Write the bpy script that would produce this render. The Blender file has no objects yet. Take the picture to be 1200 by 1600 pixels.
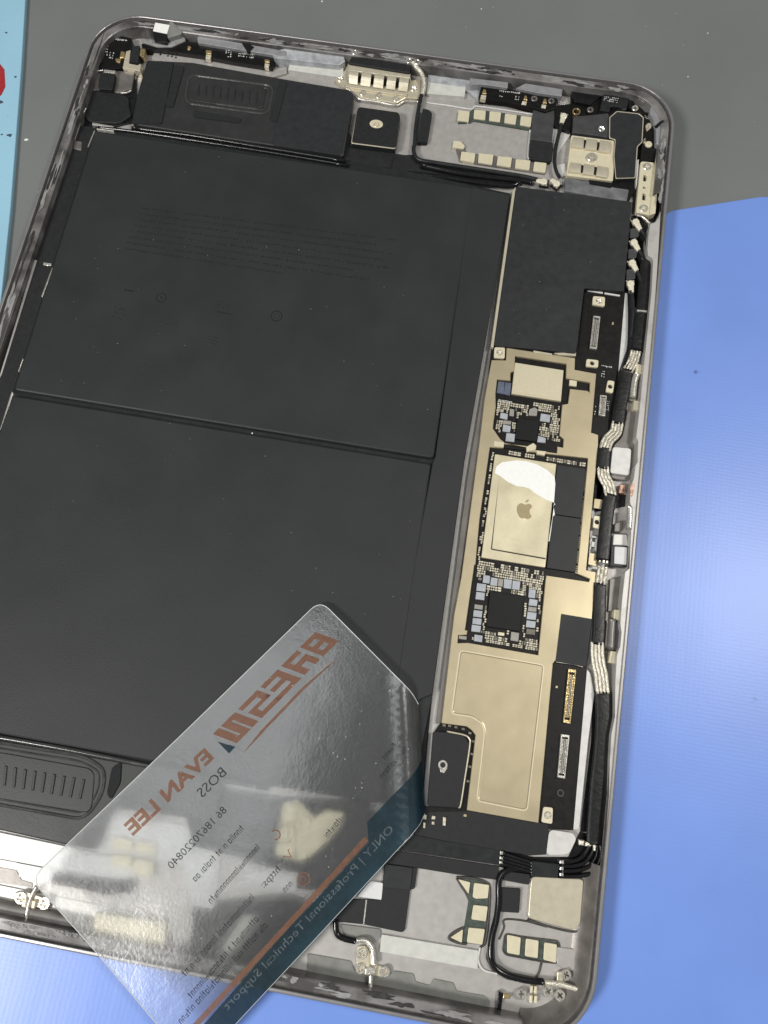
import bpy, bmesh, math, random
from mathutils import Vector, Matrix
from mathutils.geometry import tessellate_polygon

random.seed(7)
MM = 0.001
scene = bpy.context.scene
COL = scene.collection

# ------------------------------------------------------------------ camera, world, lamps, exposure
cam_data = bpy.data.cameras.new('camera')
cam_data.sensor_fit = 'VERTICAL'
cam_data.sensor_height = 36.0
cam_data.lens = 27.00000
cam_data.clip_start = 0.005
cam_data.clip_end = 50
cam = bpy.data.objects.new('camera', cam_data)
COL.objects.link(cam)
mw = Matrix(((0.9851361,-0.1642564,0.0502661),(0.1716838,0.9510746,-0.2568691),(-0.0056144,0.2616809,0.9651381))).to_4x4()
mw.translation = Vector((0.03507,-0.06685,0.19451))
cam.matrix_world = mw
scene.camera = cam

world = bpy.data.worlds.new('World')
scene.world = world
world.use_nodes = True
wb = world.node_tree.nodes['Background']
wb.inputs[0].default_value = (0.93, 0.97, 1.0, 1)
wb.inputs[1].default_value = 0.17

def area(name, loc, target, sx, sy, power, colour):
    d = bpy.data.lights.new(name, 'AREA')
    d.shape = 'RECTANGLE'; d.size = sx; d.size_y = sy; d.energy = power; d.color = colour
    o = bpy.data.objects.new(name, d); COL.objects.link(o)
    o.location = loc
    o.rotation_euler = (Vector(target) - Vector(loc)).to_track_quat('-Z', 'Y').to_euler()
    return o

area('ceiling_lamp', (0.545, 0.20, 0.95), (0.03, -0.03, 0), 0.16, 0.16, 4.8, (1.0, 0.97, 0.90))
area('bench_lamp', (-0.40, -0.40, 0.62), (0, -0.03, 0), 0.16, 0.16, 5.2, (1.0, 0.98, 0.94))

area('ceiling_panel', (-0.26, -0.06, 1.25), (0, -0.03, 0), 0.45, 0.25, 2.1, (0.95, 0.98, 1.0))
vs = scene.view_settings
vs.view_transform = 'Standard'; vs.look = 'None'; vs.gamma = 1.0; vs.exposure = 0.0
vs.use_curve_mapping = False

# ------------------------------------------------------------------ materials
MATS = {}
def mat(name, col, rough=0.5, metal=0.0, vary=0.0, vscale=400.0, bump=0.0, bscale=2500.0, spec=0.5,
        col2=None, detail=4.0, lo=0.42, hi=0.58, coat=0.0):
    m = bpy.data.materials.new(name); m.use_nodes = True
    nt = m.node_tree; b = nt.nodes['Principled BSDF']
    b.inputs['Roughness'].default_value = rough
    b.inputs['Metallic'].default_value = metal
    b.inputs['Specular IOR Level'].default_value = spec
    if coat: b.inputs['Coat Weight'].default_value = coat; b.inputs['Coat Roughness'].default_value = 0.12
    b.inputs['Base Color'].default_value = (*col, 1)
    tc = nt.nodes.new('ShaderNodeTexCoord')
    if vary or col2:
        n = nt.nodes.new('ShaderNodeTexNoise'); n.inputs['Scale'].default_value = vscale
        n.inputs['Detail'].default_value = detail
        nt.links.new(tc.outputs['Object'], n.inputs['Vector'])
        r = nt.nodes.new('ShaderNodeValToRGB')
        if col2:
            r.color_ramp.elements[0].position = lo; r.color_ramp.elements[1].position = hi
            r.color_ramp.elements[0].color = (*col, 1); r.color_ramp.elements[1].color = (*col2, 1)
        else:
            r.color_ramp.elements[0].position = 0.3; r.color_ramp.elements[1].position = 0.7
            r.color_ramp.elements[0].color = (*[c * (1 - vary) for c in col], 1)
            r.color_ramp.elements[1].color = (*[min(1, c * (1 + vary)) for c in col], 1)
        nt.links.new(n.outputs['Fac'], r.inputs['Fac'])
        nt.links.new(r.outputs['Color'], b.inputs['Base Color'])
        rr = nt.nodes.new('ShaderNodeMapRange')
        dr = 0.10 if (vary > 0.1 or col2) else 0.025
        rr.inputs['To Min'].default_value = max(0.03, rough - dr); rr.inputs['To Max'].default_value = min(1, rough + dr)
        nt.links.new(n.outputs['Fac'], rr.inputs['Value']); nt.links.new(rr.outputs['Result'], b.inputs['Roughness'])
    if bump:
        n2 = nt.nodes.new('ShaderNodeTexNoise'); n2.inputs['Scale'].default_value = bscale; n2.inputs['Detail'].default_value = 3
        nt.links.new(tc.outputs['Object'], n2.inputs['Vector'])
        bp = nt.nodes.new('ShaderNodeBump'); bp.inputs['Strength'].default_value = bump; bp.inputs['Distance'].default_value = 0.0002
        nt.links.new(n2.outputs['Fac'], bp.inputs['Height']); nt.links.new(bp.outputs['Normal'], b.inputs['Normal'])
    MATS[name] = m
    return m

mat('aluminium', (0.44, 0.42, 0.40), 0.42, 0.35, 0.08, 500, 0.05, 5000)
mat('plate_light', (0.62, 0.61, 0.59), 0.45, 0.2, 0.08, 600, 0.05, 4000)
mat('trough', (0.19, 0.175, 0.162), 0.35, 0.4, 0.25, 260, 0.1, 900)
mat('rim', (0.31, 0.30, 0.298), 0.36, 0.6, 0.06, 300, 0.02, 2500)
mat('rail', (0.16, 0.148, 0.135), 0.4, 0.3, 0.12, 200)
mat('gasket', (0.05, 0.045, 0.042), 0.5, 0.0, 0.4, 700, 0.2, 2500)
mat('ledge_worn', (0.075, 0.07, 0.067), 0.32, 0.15, 0, 110, 0.15, 500, col2=(0.24, 0.23, 0.225), lo=0.40, hi=0.62, detail=4)
mat('ledge_clean', (0.50, 0.48, 0.46), 0.35, 0.2, 0, 180, 0.05, 3000, col2=(0.36, 0.34, 0.32), lo=0.55, hi=0.75, detail=8)
mat('tape_silver', (0.40, 0.41, 0.43), 0.32, 0.1, 0.28, 420, 0.4, 700)
mat('residue_grey', (0.26, 0.255, 0.25), 0.38, 0.0, 0.2, 500, 0.25, 900)
mat('residue_dark', (0.03, 0.029, 0.028), 0.35, 0.0, 0.4, 900, 0.5, 1500)
mat('battery_wrap', (0.022, 0.0238, 0.0243), 0.52, 0.0, 0.12, 70, 0.22, 3000, detail=8, spec=0.32)
mat('battery_print', (0.0165, 0.0165, 0.0175), 0.7, spec=0.2)
mat('sleeve_black', (0.008, 0.008, 0.0085), 0.36, 0.0, 0.3, 500, 0.3, 1200, spec=0.35)
mat('tape_black', (0.015, 0.0155, 0.0165), 0.55, 0.0, 0.15, 700, 0.2, 4000, spec=0.32)
mat('tape_graphite', (0.022, 0.023, 0.025), 0.50, 0.0, 0.12, 500, 0.15, 3500, spec=0.32)
mat('foam', (0.016, 0.017, 0.018), 0.85, 0, 0.2, 900, 0.3, 4000, spec=0.3)
mat('black_gloss', (0.008, 0.008, 0.009), 0.16, 0, 0.2, 500, 0.05, 900)
mat('black_plastic', (0.018, 0.019, 0.020), 0.36, 0, 0.15, 500, 0.1, 3000, spec=0.32)
mat('speaker_plastic', (0.027, 0.028, 0.0275), 0.42, 0, 0.12, 300, 0.12, 2500, spec=0.35)
mat('speaker_edge', (0.045, 0.045, 0.044), 0.16, 0, 0.15, 500, 0.05, 2500)
mat('pcb', (0.0065, 0.006, 0.0058), 0.40, 0, 0.3, 700, 0.12, 2500, spec=0.25)
mat('pcb_green', (0.055, 0.070, 0.058), 0.4, 0, 0.3, 900, 0.1, 2500)
mat('flex_grey', (0.055, 0.055, 0.057), 0.40, 0.1, 0.15, 400, 0.05, 2500)
mat('flex_sheen', (0.20, 0.20, 0.21), 0.35, 0.3, 0.3, 300, 0.1, 1500)
mat('shield_gold', (0.51, 0.435, 0.288), 0.36, 0.55, 0.03, 250, 0.06, 6000)
mat('gold_light', (0.68, 0.61, 0.44), 0.36, 0.35, 0.03, 1600, 0.10, 6000)
mat('lid_gold', (0.64, 0.575, 0.40), 0.36, 0.35, 0.03, 1600, 0.08, 6000)
mat('chip_mark', (0.34, 0.275, 0.15), 0.5, 0.1, 0.05, 900)
mat('chip_text', (0.56, 0.49, 0.32), 0.5, 0.1)
mat('reflection_white', (0.86, 0.86, 0.83), 0.45, 0, 0.03, 900, 0.1, 2500)  # white colour painting reflected light on the processor lid and sensor window
mat('chip_black', (0.006, 0.006, 0.0065), 0.45, 0, 0.15, 700, 0.05, 3500, spec=0.25)
mat('memory_black', (0.024, 0.026, 0.0265), 0.45, 0, 0.15, 350, 0.08, 3500, spec=0.3)
mat('chip_grey', (0.40, 0.42, 0.45), 0.35, 0.1, 0.10, 700, 0.05, 2500)
mat('chip_taupe', (0.30, 0.285, 0.255), 0.4, 0.1, 0.10, 700, 0.05, 2500)
mat('chip_blue', (0.10, 0.12, 0.17), 0.4, 0, 0.2, 700, 0.05, 2500)
mat('component', (0.62, 0.57, 0.44), 0.4, 0.2, 0.35, 1500)
mat('component_dark', (0.16, 0.145, 0.115), 0.4, 0.1, 0.4, 1500)
mat('pad_cream', (0.68, 0.62, 0.45), 0.38, 0.15, 0.05, 900, 0.1, 4000)
mat('clip_cream', (0.66, 0.60, 0.46), 0.32, 0.45, 0.06, 700, 0.08, 3500)
mat('gold', (0.62, 0.47, 0.24), 0.28, 0.8, 0.2, 1200, 0.3, 2500)
mat('silver', (0.74, 0.71, 0.64), 0.28, 0.75, 0.15, 1200, 0.2, 3000)
mat('braid', (0.70, 0.66, 0.56), 0.36, 0.6, 0.30, 1600, 0.8, 3500)
mat('solder', (0.90, 0.84, 0.66), 0.30, 0.35, 0.06, 1500, 0.3, 2500)
mat('dark_hole', (0.006, 0.006, 0.006), 0.6)
mat('print_white', (0.62, 0.62, 0.60), 0.5)
mat('label_white', (0.66, 0.66, 0.66), 0.5, 0, 0.04, 600)
mat('plate_bright', (0.64, 0.64, 0.635), 0.4, 0.1, 0.05, 500, 0.05, 4000)
mat('foam_pale', (0.56, 0.56, 0.52), 0.7, 0, 0.08, 500, 0.4, 3500)
mat('tape_clear', (0.22, 0.22, 0.205), 0.30, 0, 0.12, 350, 0.1, 1200)
mat('copper', (0.40, 0.25, 0.19), 0.3, 0.6, 0.3, 700, 0.3, 1500)
mat('wall_grey', (0.33, 0.33, 0.345), 0.3, 0.3, 0.12, 500, 0.05, 2500)
mat('dust_fleck', (0.75, 0.75, 0.72), 0.8)
mat('speck_dark', (0.05, 0.07, 0.10), 0.8)
mat('red_paint', (0.33, 0.02, 0.024), 0.5, 0, 0.15, 300)

def undulate(name, scale, dist, strength=0.5):      # slow waviness on top of the fine grain
    nt = MATS[name].node_tree; b = nt.nodes['Principled BSDF']
    tc = nt.nodes.new('ShaderNodeTexCoord'); n = nt.nodes.new('ShaderNodeTexNoise')
    n.inputs['Scale'].default_value = scale; n.inputs['Detail'].default_value = 2
    nt.links.new(tc.outputs['Object'], n.inputs['Vector'])
    bp = nt.nodes.new('ShaderNodeBump'); bp.inputs['Strength'].default_value = strength; bp.inputs['Distance'].default_value = dist
    nt.links.new(n.outputs['Fac'], bp.inputs['Height'])
    for l in list(nt.links):
        if l.to_socket == b.inputs['Normal']: nt.links.new(l.from_socket, bp.inputs['Normal'])
    nt.links.new(bp.outputs['Normal'], b.inputs['Normal'])
undulate('battery_wrap', 22, 0.006, 0.16)
undulate('shield_gold', 35, 0.003, 0.22)
undulate('tape_graphite', 60, 0.002)
undulate('lid_gold', 60, 0.0015)

# ------------------------------------------------------------------ mesh helpers (millimetres in, metres out)
def link_mesh(name, verts, faces, material, parent, smooth=False, stuff=False):
    me = bpy.data.meshes.new(name)
    me.from_pydata([(v[0] * MM, v[1] * MM, v[2] * MM) for v in verts], [], faces)
    me.materials.append(MATS[material] if isinstance(material, str) else material)
    if smooth:
        for p_ in me.polygons: p_.use_smooth = True
    me.update()
    o = bpy.data.objects.new(name, me); COL.objects.link(o)
    if parent is not None: o.parent = parent
    if stuff: o['kind'] = 'stuff'
    return o

def ccw(p_):
    a = sum(p_[i][0] * p_[(i + 1) % len(p_)][1] - p_[(i + 1) % len(p_)][0] * p_[i][1] for i in range(len(p_)))
    return list(p_) if a > 0 else list(p_)[::-1]

def rounded(p_, r, seg=4):
    p_ = ccw(p_)
    if r <= 0: return p_
    out = []
    n = len(p_)
    for i in range(n):
        a, b, c = Vector(p_[i - 1]), Vector(p_[i]), Vector(p_[(i + 1) % n])
        d1, d2 = (a - b), (c - b)
        l1, l2 = d1.length, d2.length
        if l1 < 1e-6 or l2 < 1e-6: continue
        k = min(r, l1 * 0.45, l2 * 0.45)
        s, e = b + d1 / l1 * k, b + d2 / l2 * k
        for j in range(seg + 1):
            t = j / seg
            q = s * (1 - t) ** 2 + b * 2 * t * (1 - t) + e * t * t
            out.append((q.x, q.y))
    return out

def inset(p_, d):
    n = len(p_); out = []
    for i in range(n):
        a, b, c = Vector(p_[i - 1]), Vector(p_[i]), Vector(p_[(i + 1) % n])
        e1, e2 = (b - a), (c - b)
        if e1.length < 1e-9 or e2.length < 1e-9: out.append((b.x, b.y)); continue
        e1.normalize(); e2.normalize()
        n1, n2 = Vector((-e1.y, e1.x)), Vector((-e2.y, e2.x))
        m = n1 + n2
        k = 1 + n1.dot(n2)
        m = m * (d / max(k, 0.35))
        out.append((b.x + m.x, b.y + m.y))
    return out

def prism_data(p_, z0, z1, r=0.0, bev=0.0, seg=4):
    p_ = rounded(p_, r, seg)
    n = len(p_)
    V = [(x, y, z0) for x, y in p_]
    F = [tuple(range(n))[::-1]]
    rings = [0]
    if bev > 0:
        V += [(x, y, z1 - bev) for x, y in p_]; rings.append(n)
        q = inset(p_, bev * 0.35)
        V += [(x, y, z1 - bev * 0.35) for x, y in q]; rings.append(2 * n)
        q = inset(p_, bev)
        V += [(x, y, z1) for x, y in q]; rings.append(3 * n)
    else:
        V += [(x, y, z1) for x, y in p_]; rings.append(n)
    for a, b in zip(rings, rings[1:]):
        for i in range(n):
            j = (i + 1) % n
            F.append((a + i, a + j, b + j, b + i))
    F.append(tuple(range(rings[-1], rings[-1] + n)))
    return V, F

def prism(name, p_, z0, z1, material, parent, r=0.0, bev=0.08, seg=4):
    V, F = prism_data(p_, z0, z1, r, bev, seg)
    return link_mesh(name, V, F, material, parent)

class Batch:                       # many small pieces gathered into one mesh
    def __init__(self): self.V = []; self.F = []
    def add(self, V, F):
        k = len(self.V); self.V += V; self.F += [tuple(i + k for i in f) for f in F]
    def prism(self, p_, z0, z1, r=0.0, bev=0.0, seg=3):
        self.add(*prism_data(p_, z0, z1, r, bev, seg))
    def build(self, name, material, parent, stuff=True, smooth=False):
        return link_mesh(name, self.V, self.F, material, parent, smooth, stuff)

def holed(name, outer, holes, z0, z1, material, parent, bev=0.07):
    outer = ccw(outer); holes = [ccw(h)[::-1] for h in holes]
    top = [inset(l, bev) for l in [outer] + holes]
    tri = tessellate_polygon([[Vector((x, y, 0)) for x, y in l] for l in top])
    flat = [v for l in top for v in l]
    V = [(x, y, z1) for x, y in flat]
    F = []
    for t in tri:
        a, b, c = [Vector(flat[i]) for i in t]
        if (b - a).cross(c - a) < 0: t = (t[0], t[2], t[1])
        F.append(tuple(t))
    k = 0
    for l in [outer] + holes:
        n = len(l); b1 = len(V)
        V += [(x, y, z1 - bev) for x, y in l]
        b0 = len(V)
        V += [(x, y, z0) for x, y in l]
        for i in range(n):
            j = (i + 1) % n
            F.append((b1 + i, b1 + j, k + j, k + i)); F.append((b0 + i, b0 + j, b1 + j, b1 + i))
        k += n
    return link_mesh(name, V, F, material, parent)

def smooth_path(pts, n=6):
    pts = [Vector(p_) for p_ in pts]
    if len(pts) < 3: return pts
    out = []
    P = [pts[0] * 2 - pts[1]] + pts + [pts[-1] * 2 - pts[-2]]
    for i in range(1, len(P) - 2):
        for j in range(n):
            t = j / n
            a, b, c, d = P[i - 1], P[i], P[i + 1], P[i + 2]
            out.append(0.5 * ((2 * b) + (c - a) * t + (2 * a - 5 * b + 4 * c - d) * t * t + (3 * b - a - 3 * c + d) * t ** 3))
    out.append(pts[-1])
    return out

def tube_data(path, rx, rz=None, seg=8):
    flat = rz is not None and rz < 0.7 * rx
    rz = rz or rx
    V, F = [], []
    n = len(path)
    for i, p_ in enumerate(path):
        d = (path[min(i + 1, n - 1)] - path[max(i - 1, 0)])
        d.normalize()
        side = d.cross(Vector((0, 0, 1)))
        if side.length < 1e-4: side = Vector((1, 0, 0))
        side.normalize(); up = side.cross(d)
        for k in range(seg):
            a = 2 * math.pi * k / seg
            ca, sa = math.cos(a), math.sin(a)
            if flat: ca, sa = math.copysign(abs(ca) ** 0.55, ca), math.copysign(abs(sa) ** 0.55, sa)
            q = p_ + side * (ca * rx) + up * (sa * rz)
            V.append((q.x, q.y, q.z))
    for i in range(n - 1):
        for k in range(seg):
            a, b = i * seg + k, i * seg + (k + 1) % seg
            F.append((a, a + seg, b + seg, b)[::-1])
    F.append(tuple(range(seg))); F.append(tuple(range((n - 1) * seg, n * seg))[::-1])
    return V, F

def tube(name, pts, z, r, material, parent, rz=None, seg=8):
    p3 = [(x, y, z if not isinstance(z, (list, tuple)) else z[i]) for i, (x, y) in enumerate(pts)]
    V, F = tube_data(smooth_path(p3), r, rz, seg)
    return link_mesh(name, V, F, material, parent, smooth=True)

def qmap(q, u, v):
    x = (q[0][0] * (1 - u) + q[1][0] * u) * (1 - v) + (q[3][0] * (1 - u) + q[2][0] * u) * v
    y = (q[0][1] * (1 - u) + q[1][1] * u) * (1 - v) + (q[3][1] * (1 - u) + q[2][1] * u) * v
    return (x, y)

def sub(q, u0, v0, u1, v1):
    return [qmap(q, u0, v0), qmap(q, u1, v0), qmap(q, u1, v1), qmap(q, u0, v1)]

def inside(pt, poly):
    x, y = pt; c = False
    for i in range(len(poly)):
        x1, y1 = poly[i]; x2, y2 = poly[i - 1]
        if (y1 > y) != (y2 > y) and x < (x2 - x1) * (y - y1) / (y2 - y1) + x1: c = not c
    return c

def circle(c, r, n=16, sq=1.0):
    return [(c[0] + r * math.cos(2 * math.pi * i / n), c[1] + r * sq * math.sin(2 * math.pi * i / n)) for i in range(n)]

def mid(q): return (sum(p_[0] for p_ in q) / len(q), sum(p_[1] for p_ in q) / len(q))

def screw(c, z, r, parent, material='silver', name='screw'):
    # pan head with a real cross recess
    w, l = r * 0.16, r * 0.62
    a0 = random.uniform(0, 1.5)
    plus = [(w, w), (l, w), (l, -w), (w, -w), (w, -l), (-w, -l), (-w, -w), (-l, -w), (-l, w), (-w, w), (-w, l), (w, l)]
    plus = [(c[0] + x * math.cos(a0) - y * math.sin(a0), c[1] + x * math.sin(a0) + y * math.cos(a0)) for x, y in plus]
    o = holed(name, circle(c, r, 20), [plus], z - 0.5, z, material, parent, bev=min(0.12, r * 0.12))
    return o

def scribble(batch, q, z, rows=1, fill=0.75, step=0.06, seed=1):
    rnd = random.Random(seed)
    for rr in range(rows):
        v0, v1 = (rr + 0.15) / rows, (rr + 0.85) / rows
        u = 0.0
        while u < 1 - step:
            w = step * rnd.uniform(0.45, 0.95)
            if rnd.random() < fill:
                a = rnd.uniform(0, 0.4); b = rnd.uniform(0.6, 1)
                batch.prism(sub(q, u, v0 + (v1 - v0) * a, u + w * 0.6, v0 + (v1 - v0) * b), z, z + 0.012)
                if rnd.random() < 0.6:
                    batch.prism(sub(q, u, v0 + (v1 - v0) * 0.4, u + w, v0 + (v1 - v0) * 0.6), z, z + 0.013)
            u += step

# ------------------------------------------------------------------ bench: grey mat, blue sheets
def sheet_mat(name, col, rough, weave, wave, spots):
    m = bpy.data.materials.new(name); m.use_nodes = True
    nt = m.node_tree; b = nt.nodes['Principled BSDF']; N = nt.nodes; L = nt.links
    tc = N.new('ShaderNodeTexCoord')
    n = N.new('ShaderNodeTexNoise'); n.inputs['Scale'].default_value = 25; n.inputs['Detail'].default_value = 8
    L.new(tc.outputs['Object'], n.inputs['Vector'])
    r = N.new('ShaderNodeValToRGB'); r.color_ramp.elements[0].position = 0.3; r.color_ramp.elements[1].position = 0.7
    r.color_ramp.elements[0].color = (*[c * 0.93 for c in col], 1); r.color_ramp.elements[1].color = (*[min(1, c * 1.06) for c in col], 1)
    L.new(n.outputs['Fac'], r.inputs['Fac'])
    # dirt specks of their own shape
    s = N.new('ShaderNodeTexNoise'); s.inputs['Scale'].default_value = 160; s.inputs['Detail'].default_value = 3
    L.new(tc.outputs['Object'], s.inputs['Vector'])
    sr = N.new('ShaderNodeValToRGB'); sr.color_ramp.elements[0].position = spots; sr.color_ramp.elements[1].position = spots + 0.04
    L.new(s.outputs['Fac'], sr.inputs['Fac'])
    mx = N.new('ShaderNodeMix'); mx.data_type = 'RGBA'
    L.new(sr.outputs['Color'], mx.inputs['Factor']); L.new(r.outputs['Color'], mx.inputs['A'])
    mx.inputs['B'].default_value = (*[c * 0.45 for c in col], 1)
    L.new(mx.outputs['Result'], b.inputs['Base Color'])
    b.inputs['Roughness'].default_value = rough
    b1 = N.new('ShaderNodeBump'); b1.inputs['Strength'].default_value = weave; b1.inputs['Distance'].default_value = 0.0003
    w1 = N.new('ShaderNodeTexNoise'); w1.inputs['Scale'].default_value = 900; w1.inputs['Detail'].default_value = 2
    L.new(tc.outputs['Object'], w1.inputs['Vector']); L.new(w1.outputs['Fac'], b1.inputs['Height'])
    last = b1
    if wave:
        mp = N.new('ShaderNodeMapping'); mp.inputs['Scale'].default_value = (90, 7, 1)
        L.new(tc.outputs['Object'], mp.inputs['Vector'])
        w2 = N.new('ShaderNodeTexNoise'); w2.inputs['Scale'].default_value = 1.0; w2.inputs['Detail'].default_value = 2
        L.new(mp.outputs['Vector'], w2.inputs['Vector'])
        b2 = N.new('ShaderNodeBump'); b2.inputs['Strength'].default_value = wave; b2.inputs['Distance'].default_value = 0.002
        L.new(w2.outputs['Fac'], b2.inputs['Height']); L.new(b1.outputs['Normal'], b2.inputs['Normal'])
        last = b2
    if wave:   # embossed weave
        prev = last
        for axis, sc in (('X', 260.0), ('Y', 330.0)):
            wv = N.new('ShaderNodeTexWave'); wv.bands_direction = axis; wv.inputs['Scale'].default_value = sc
            wv.inputs['Distortion'].default_value = 1.2; wv.inputs['Detail'].default_value = 1
            L.new(tc.outputs['Object'], wv.inputs['Vector'])
            b3 = N.new('ShaderNodeBump'); b3.inputs['Strength'].default_value = 0.014; b3.inputs['Distance'].default_value = 0.0002
            L.new(wv.outputs['Fac'], b3.inputs['Height']); L.new(prev.outputs['Normal'], b3.inputs['Normal'])
            prev = b3
        last = prev
    L.new(last.outputs['Normal'], b.inputs['Normal'])
    MATS[name] = m
sheet_mat('mat_grey', (0.162, 0.170, 0.167), 0.5, 0.14, 0, 0.80)
sheet_mat('sheet_blue', (0.165, 0.285, 0.71), 0.35, 0.03, 0.05, 0.735)
sheet_mat('sheet_cyan', (0.29, 0.51, 0.645), 0.45, 0.25, 0, 0.72)

o = prism('work_mat', [(-900, -900), (900, -900), (900, 900), (-900, 900)], -7.0, -2.0, 'mat_grey', None, bev=0.2)
o['kind'] = 'structure'
o = prism('blue_sheet', [(90.54,88.88),(119.78,99.39)] + [(330, 40), (340, -420), (-330, -420), (-330, -118)] + [(-45.29,-126.20),(-1.77,-118.56)] + [(20, -100)], -2.0, 0.0, 'sheet_blue', None, r=3, bev=0.3)
o['label'] = 'glossy blue rubber sheet lying under the lower and right edges of the tablet'; o['category'] = 'rubber sheet'
o = prism('cyan_sheet', [(-120.90,144.03),(-111.47,106.68),(-99.64,56.93),(-89.71,10.32),(-84.95,-33.93)] + [(-400, -60), (-400, 260), (-100, 260)], -2.0, -0.5, 'sheet_cyan', None, bev=0.2)
o['label'] = 'pale cyan sheet with dark specks and a red mark, on the grey mat'; o['category'] = 'sheet'
prism('red_mark', [(-121.58,108.98),(-118.74,107.96),(-116.69,106.05),(-114.44,99.75),(-114.75,96.51),(-117.13,94.89)], -0.5, -0.40, 'red_paint', o, bev=0.03)
bt = Batch()
for k_, (x, y) in enumerate([(-120.51,120.10),(-107.79,82.66),(-110.22,82.63),(-114.15,94.04),(-112.44,104.03)] ):
    rr = [0.7, 1.1, 0.6, 1.0, 0.6][k_]
    bt.prism([(x + rr * random.uniform(.5, 1) * math.cos(t), y + rr * random.uniform(.3, .8) * math.sin(t)) for t in [i * .9 for i in range(7)]], -0.5, -0.46)
bt.build('dark_speck', 'speck_dark', o)

# ------------------------------------------------------------------ the tablet
tablet = bpy.data.objects.new('opened_tablet', None); COL.objects.link(tablet)
tablet['label'] = 'opened tablet computer without its screen, black battery and gold shielded circuit board showing'
tablet['category'] = 'tablet'
T = tablet
TW, TH, TR = 178.50, 255.03, 15.0
def rrect(d, n=10):
    hx, hy, r = TW / 2 - d, TH / 2 - d, max(TR - d, 1)
    out = []
    for cx, cy, a0 in ((hx - r, hy - r, 0), (-hx + r, hy - r, 90), (-hx + r, -hy + r, 180), (hx - r, -hy + r, 270)):
        for i in range(n + 1):
            a = math.radians(a0 + 90 * i / n); out.append((cx + r * math.cos(a), cy + r * math.sin(a)))
    full = []
    for i, p_ in enumerate(out):
        q = out[(i + 1) % len(out)]
        full.append(p_)
        if i % (n + 1) == n:
            for k in range(1, 40): full.append((p_[0] + (q[0] - p_[0]) * k / 40, p_[1] + (q[1] - p_[1]) * k / 40))
    return full
def ring(name, profile, material, parent, keep=None, smooth=False):
    V, F = [], []
    loops = [rrect(d) for d, z in profile]
    n = len(loops[0])
    for l, (d, z) in zip(loops, profile): V += [(x, y, z) for x, y in l]
    for k in range(len(profile) - 1):
        for i in range(n):
            j = (i + 1) % n
            mx_, my_ = (loops[0][i][0] + loops[0][j][0]) / 2, (loops[0][i][1] + loops[0][j][1]) / 2
            if keep and not keep(mx_, my_): continue
            F.append((k * n + i, k * n + j, (k + 1) * n + j, (k + 1) * n + i))
    return link_mesh(name, V, F, material, parent, smooth=smooth)
prism('back_plate', rrect(0.7), 0.06, 1.3, 'aluminium', T, bev=0.02)
rim = ring('rim', [(1.2, 0.03), (0.3, 0.25), (0, 0.9), (0, 5.75), (0.12, 6.0), (0.35, 6.1), (0.8, 6.1), (0.92, 6.0), (0.95, 5.1)], 'rim', T)
ring('gasket', [(0.93, 5.25), (1.52, 5.25)], 'gasket', T)
ring('inner_ledge', [(1.5, 5.0), (1.52, 5.5), (1.6, 5.56), (3.7, 5.5), (3.95, 5.3), (4.1, 1.3)], 'ledge_worn', T, lambda x, y: x < TW / 2 - 14 or y > TH / 2 - 40)
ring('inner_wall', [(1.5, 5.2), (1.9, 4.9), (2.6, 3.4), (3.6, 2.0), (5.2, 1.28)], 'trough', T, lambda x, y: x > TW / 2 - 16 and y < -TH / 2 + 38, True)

# right ledge with its uneven inner edge
right_out = [(87.52,84.15),(87.97,71.58),(88.37,53.36)] + [(88.46,22.75),(88.47,15.46),(88.50,6.52),(88.43,-2.22)] + [(88.93,-12.86),(88.77,-19.26),(88.87,-28.41)] + [(88.55,-34.91),(88.59,-44.03),(88.69,-52.12)] + [(88.77,-60.28),(88.85,-74.59)]
right_in = [(88.33,-82.22),(88.23,-74.70),(87.63,-66.69),(87.42,-60.93),(87.87,-56.66)] + [(87.41,-51.54),(87.16,-48.36),(86.99,-42.67),(87.22,-41.22),(87.57,-40.09),(87.55,-36.59),(87.07,-34.66),(87.02,-31.96),(86.96,-28.39)] + [(86.99,-26.92),(87.08,-21.59),(88.06,-20.50),(87.81,-15.69),(87.75,-13.07),(87.46,-8.17),(87.41,-5.11)] + [(86.60,-3.23),(86.54,-0.82),(86.79,2.01),(87.08,3.29),(87.19,6.83),(87.63,7.79),(87.24,13.80),(86.67,14.61),(86.86,22.11)] + [(87.11,58.14),(86.77,67.65),(86.42,68.62),(85.21,69.24),(84.87,71.25),(84.76,75.83),(85.00,79.46),(86.37,80.33),(87.22,82.18)]
prism('side_ledge', right_out + right_in, 1.32, 5.64, 'ledge_clean', T, bev=0.06)

# battery: two cells and their side wrap
bat = bpy.data.objects.new('battery', None); COL.objects.link(bat); bat.parent = T
prism('tray', [(-86.35,86.80),(-69.87,88.19),(-4.47,87.78),(14.72,87.43),(44.74,84.96),(44.52,49.41),(43.60,1.47),(44.60,-59.05),(43.30,-85.46),(6.75,-86.53),(-83.41,-86.99),(-89.64,-85.49),(-88.35,-6.52)], 1.34, 3.0, 'black_plastic', bat, bev=0.1)
prism('upper_cell', [(-79.70,84.80),(33.99,84.23),(35.53,0.30),(-78.84,0.33)], 1.4, 4.4, 'battery_wrap', bat, r=1.2, bev=0.5)
prism('lower_cell', [(-78.74,-1.16),(35.09,-1.20),(36.65,-85.62),(-82.03,-86.00)], 1.4, 4.4, 'battery_wrap', bat, r=1.0, bev=0.5)
prism('side_wrap', [(33.44,84.22),(44.73,83.50),(44.46,48.62),(43.54,1.00),(44.54,-59.10),(39.43,-62.27),(34.54,-64.64),(35.36,-0.76),(35.80,0.75)], 1.4, 4.3, 'battery_wrap', bat, r=0.6, bev=0.25)
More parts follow.
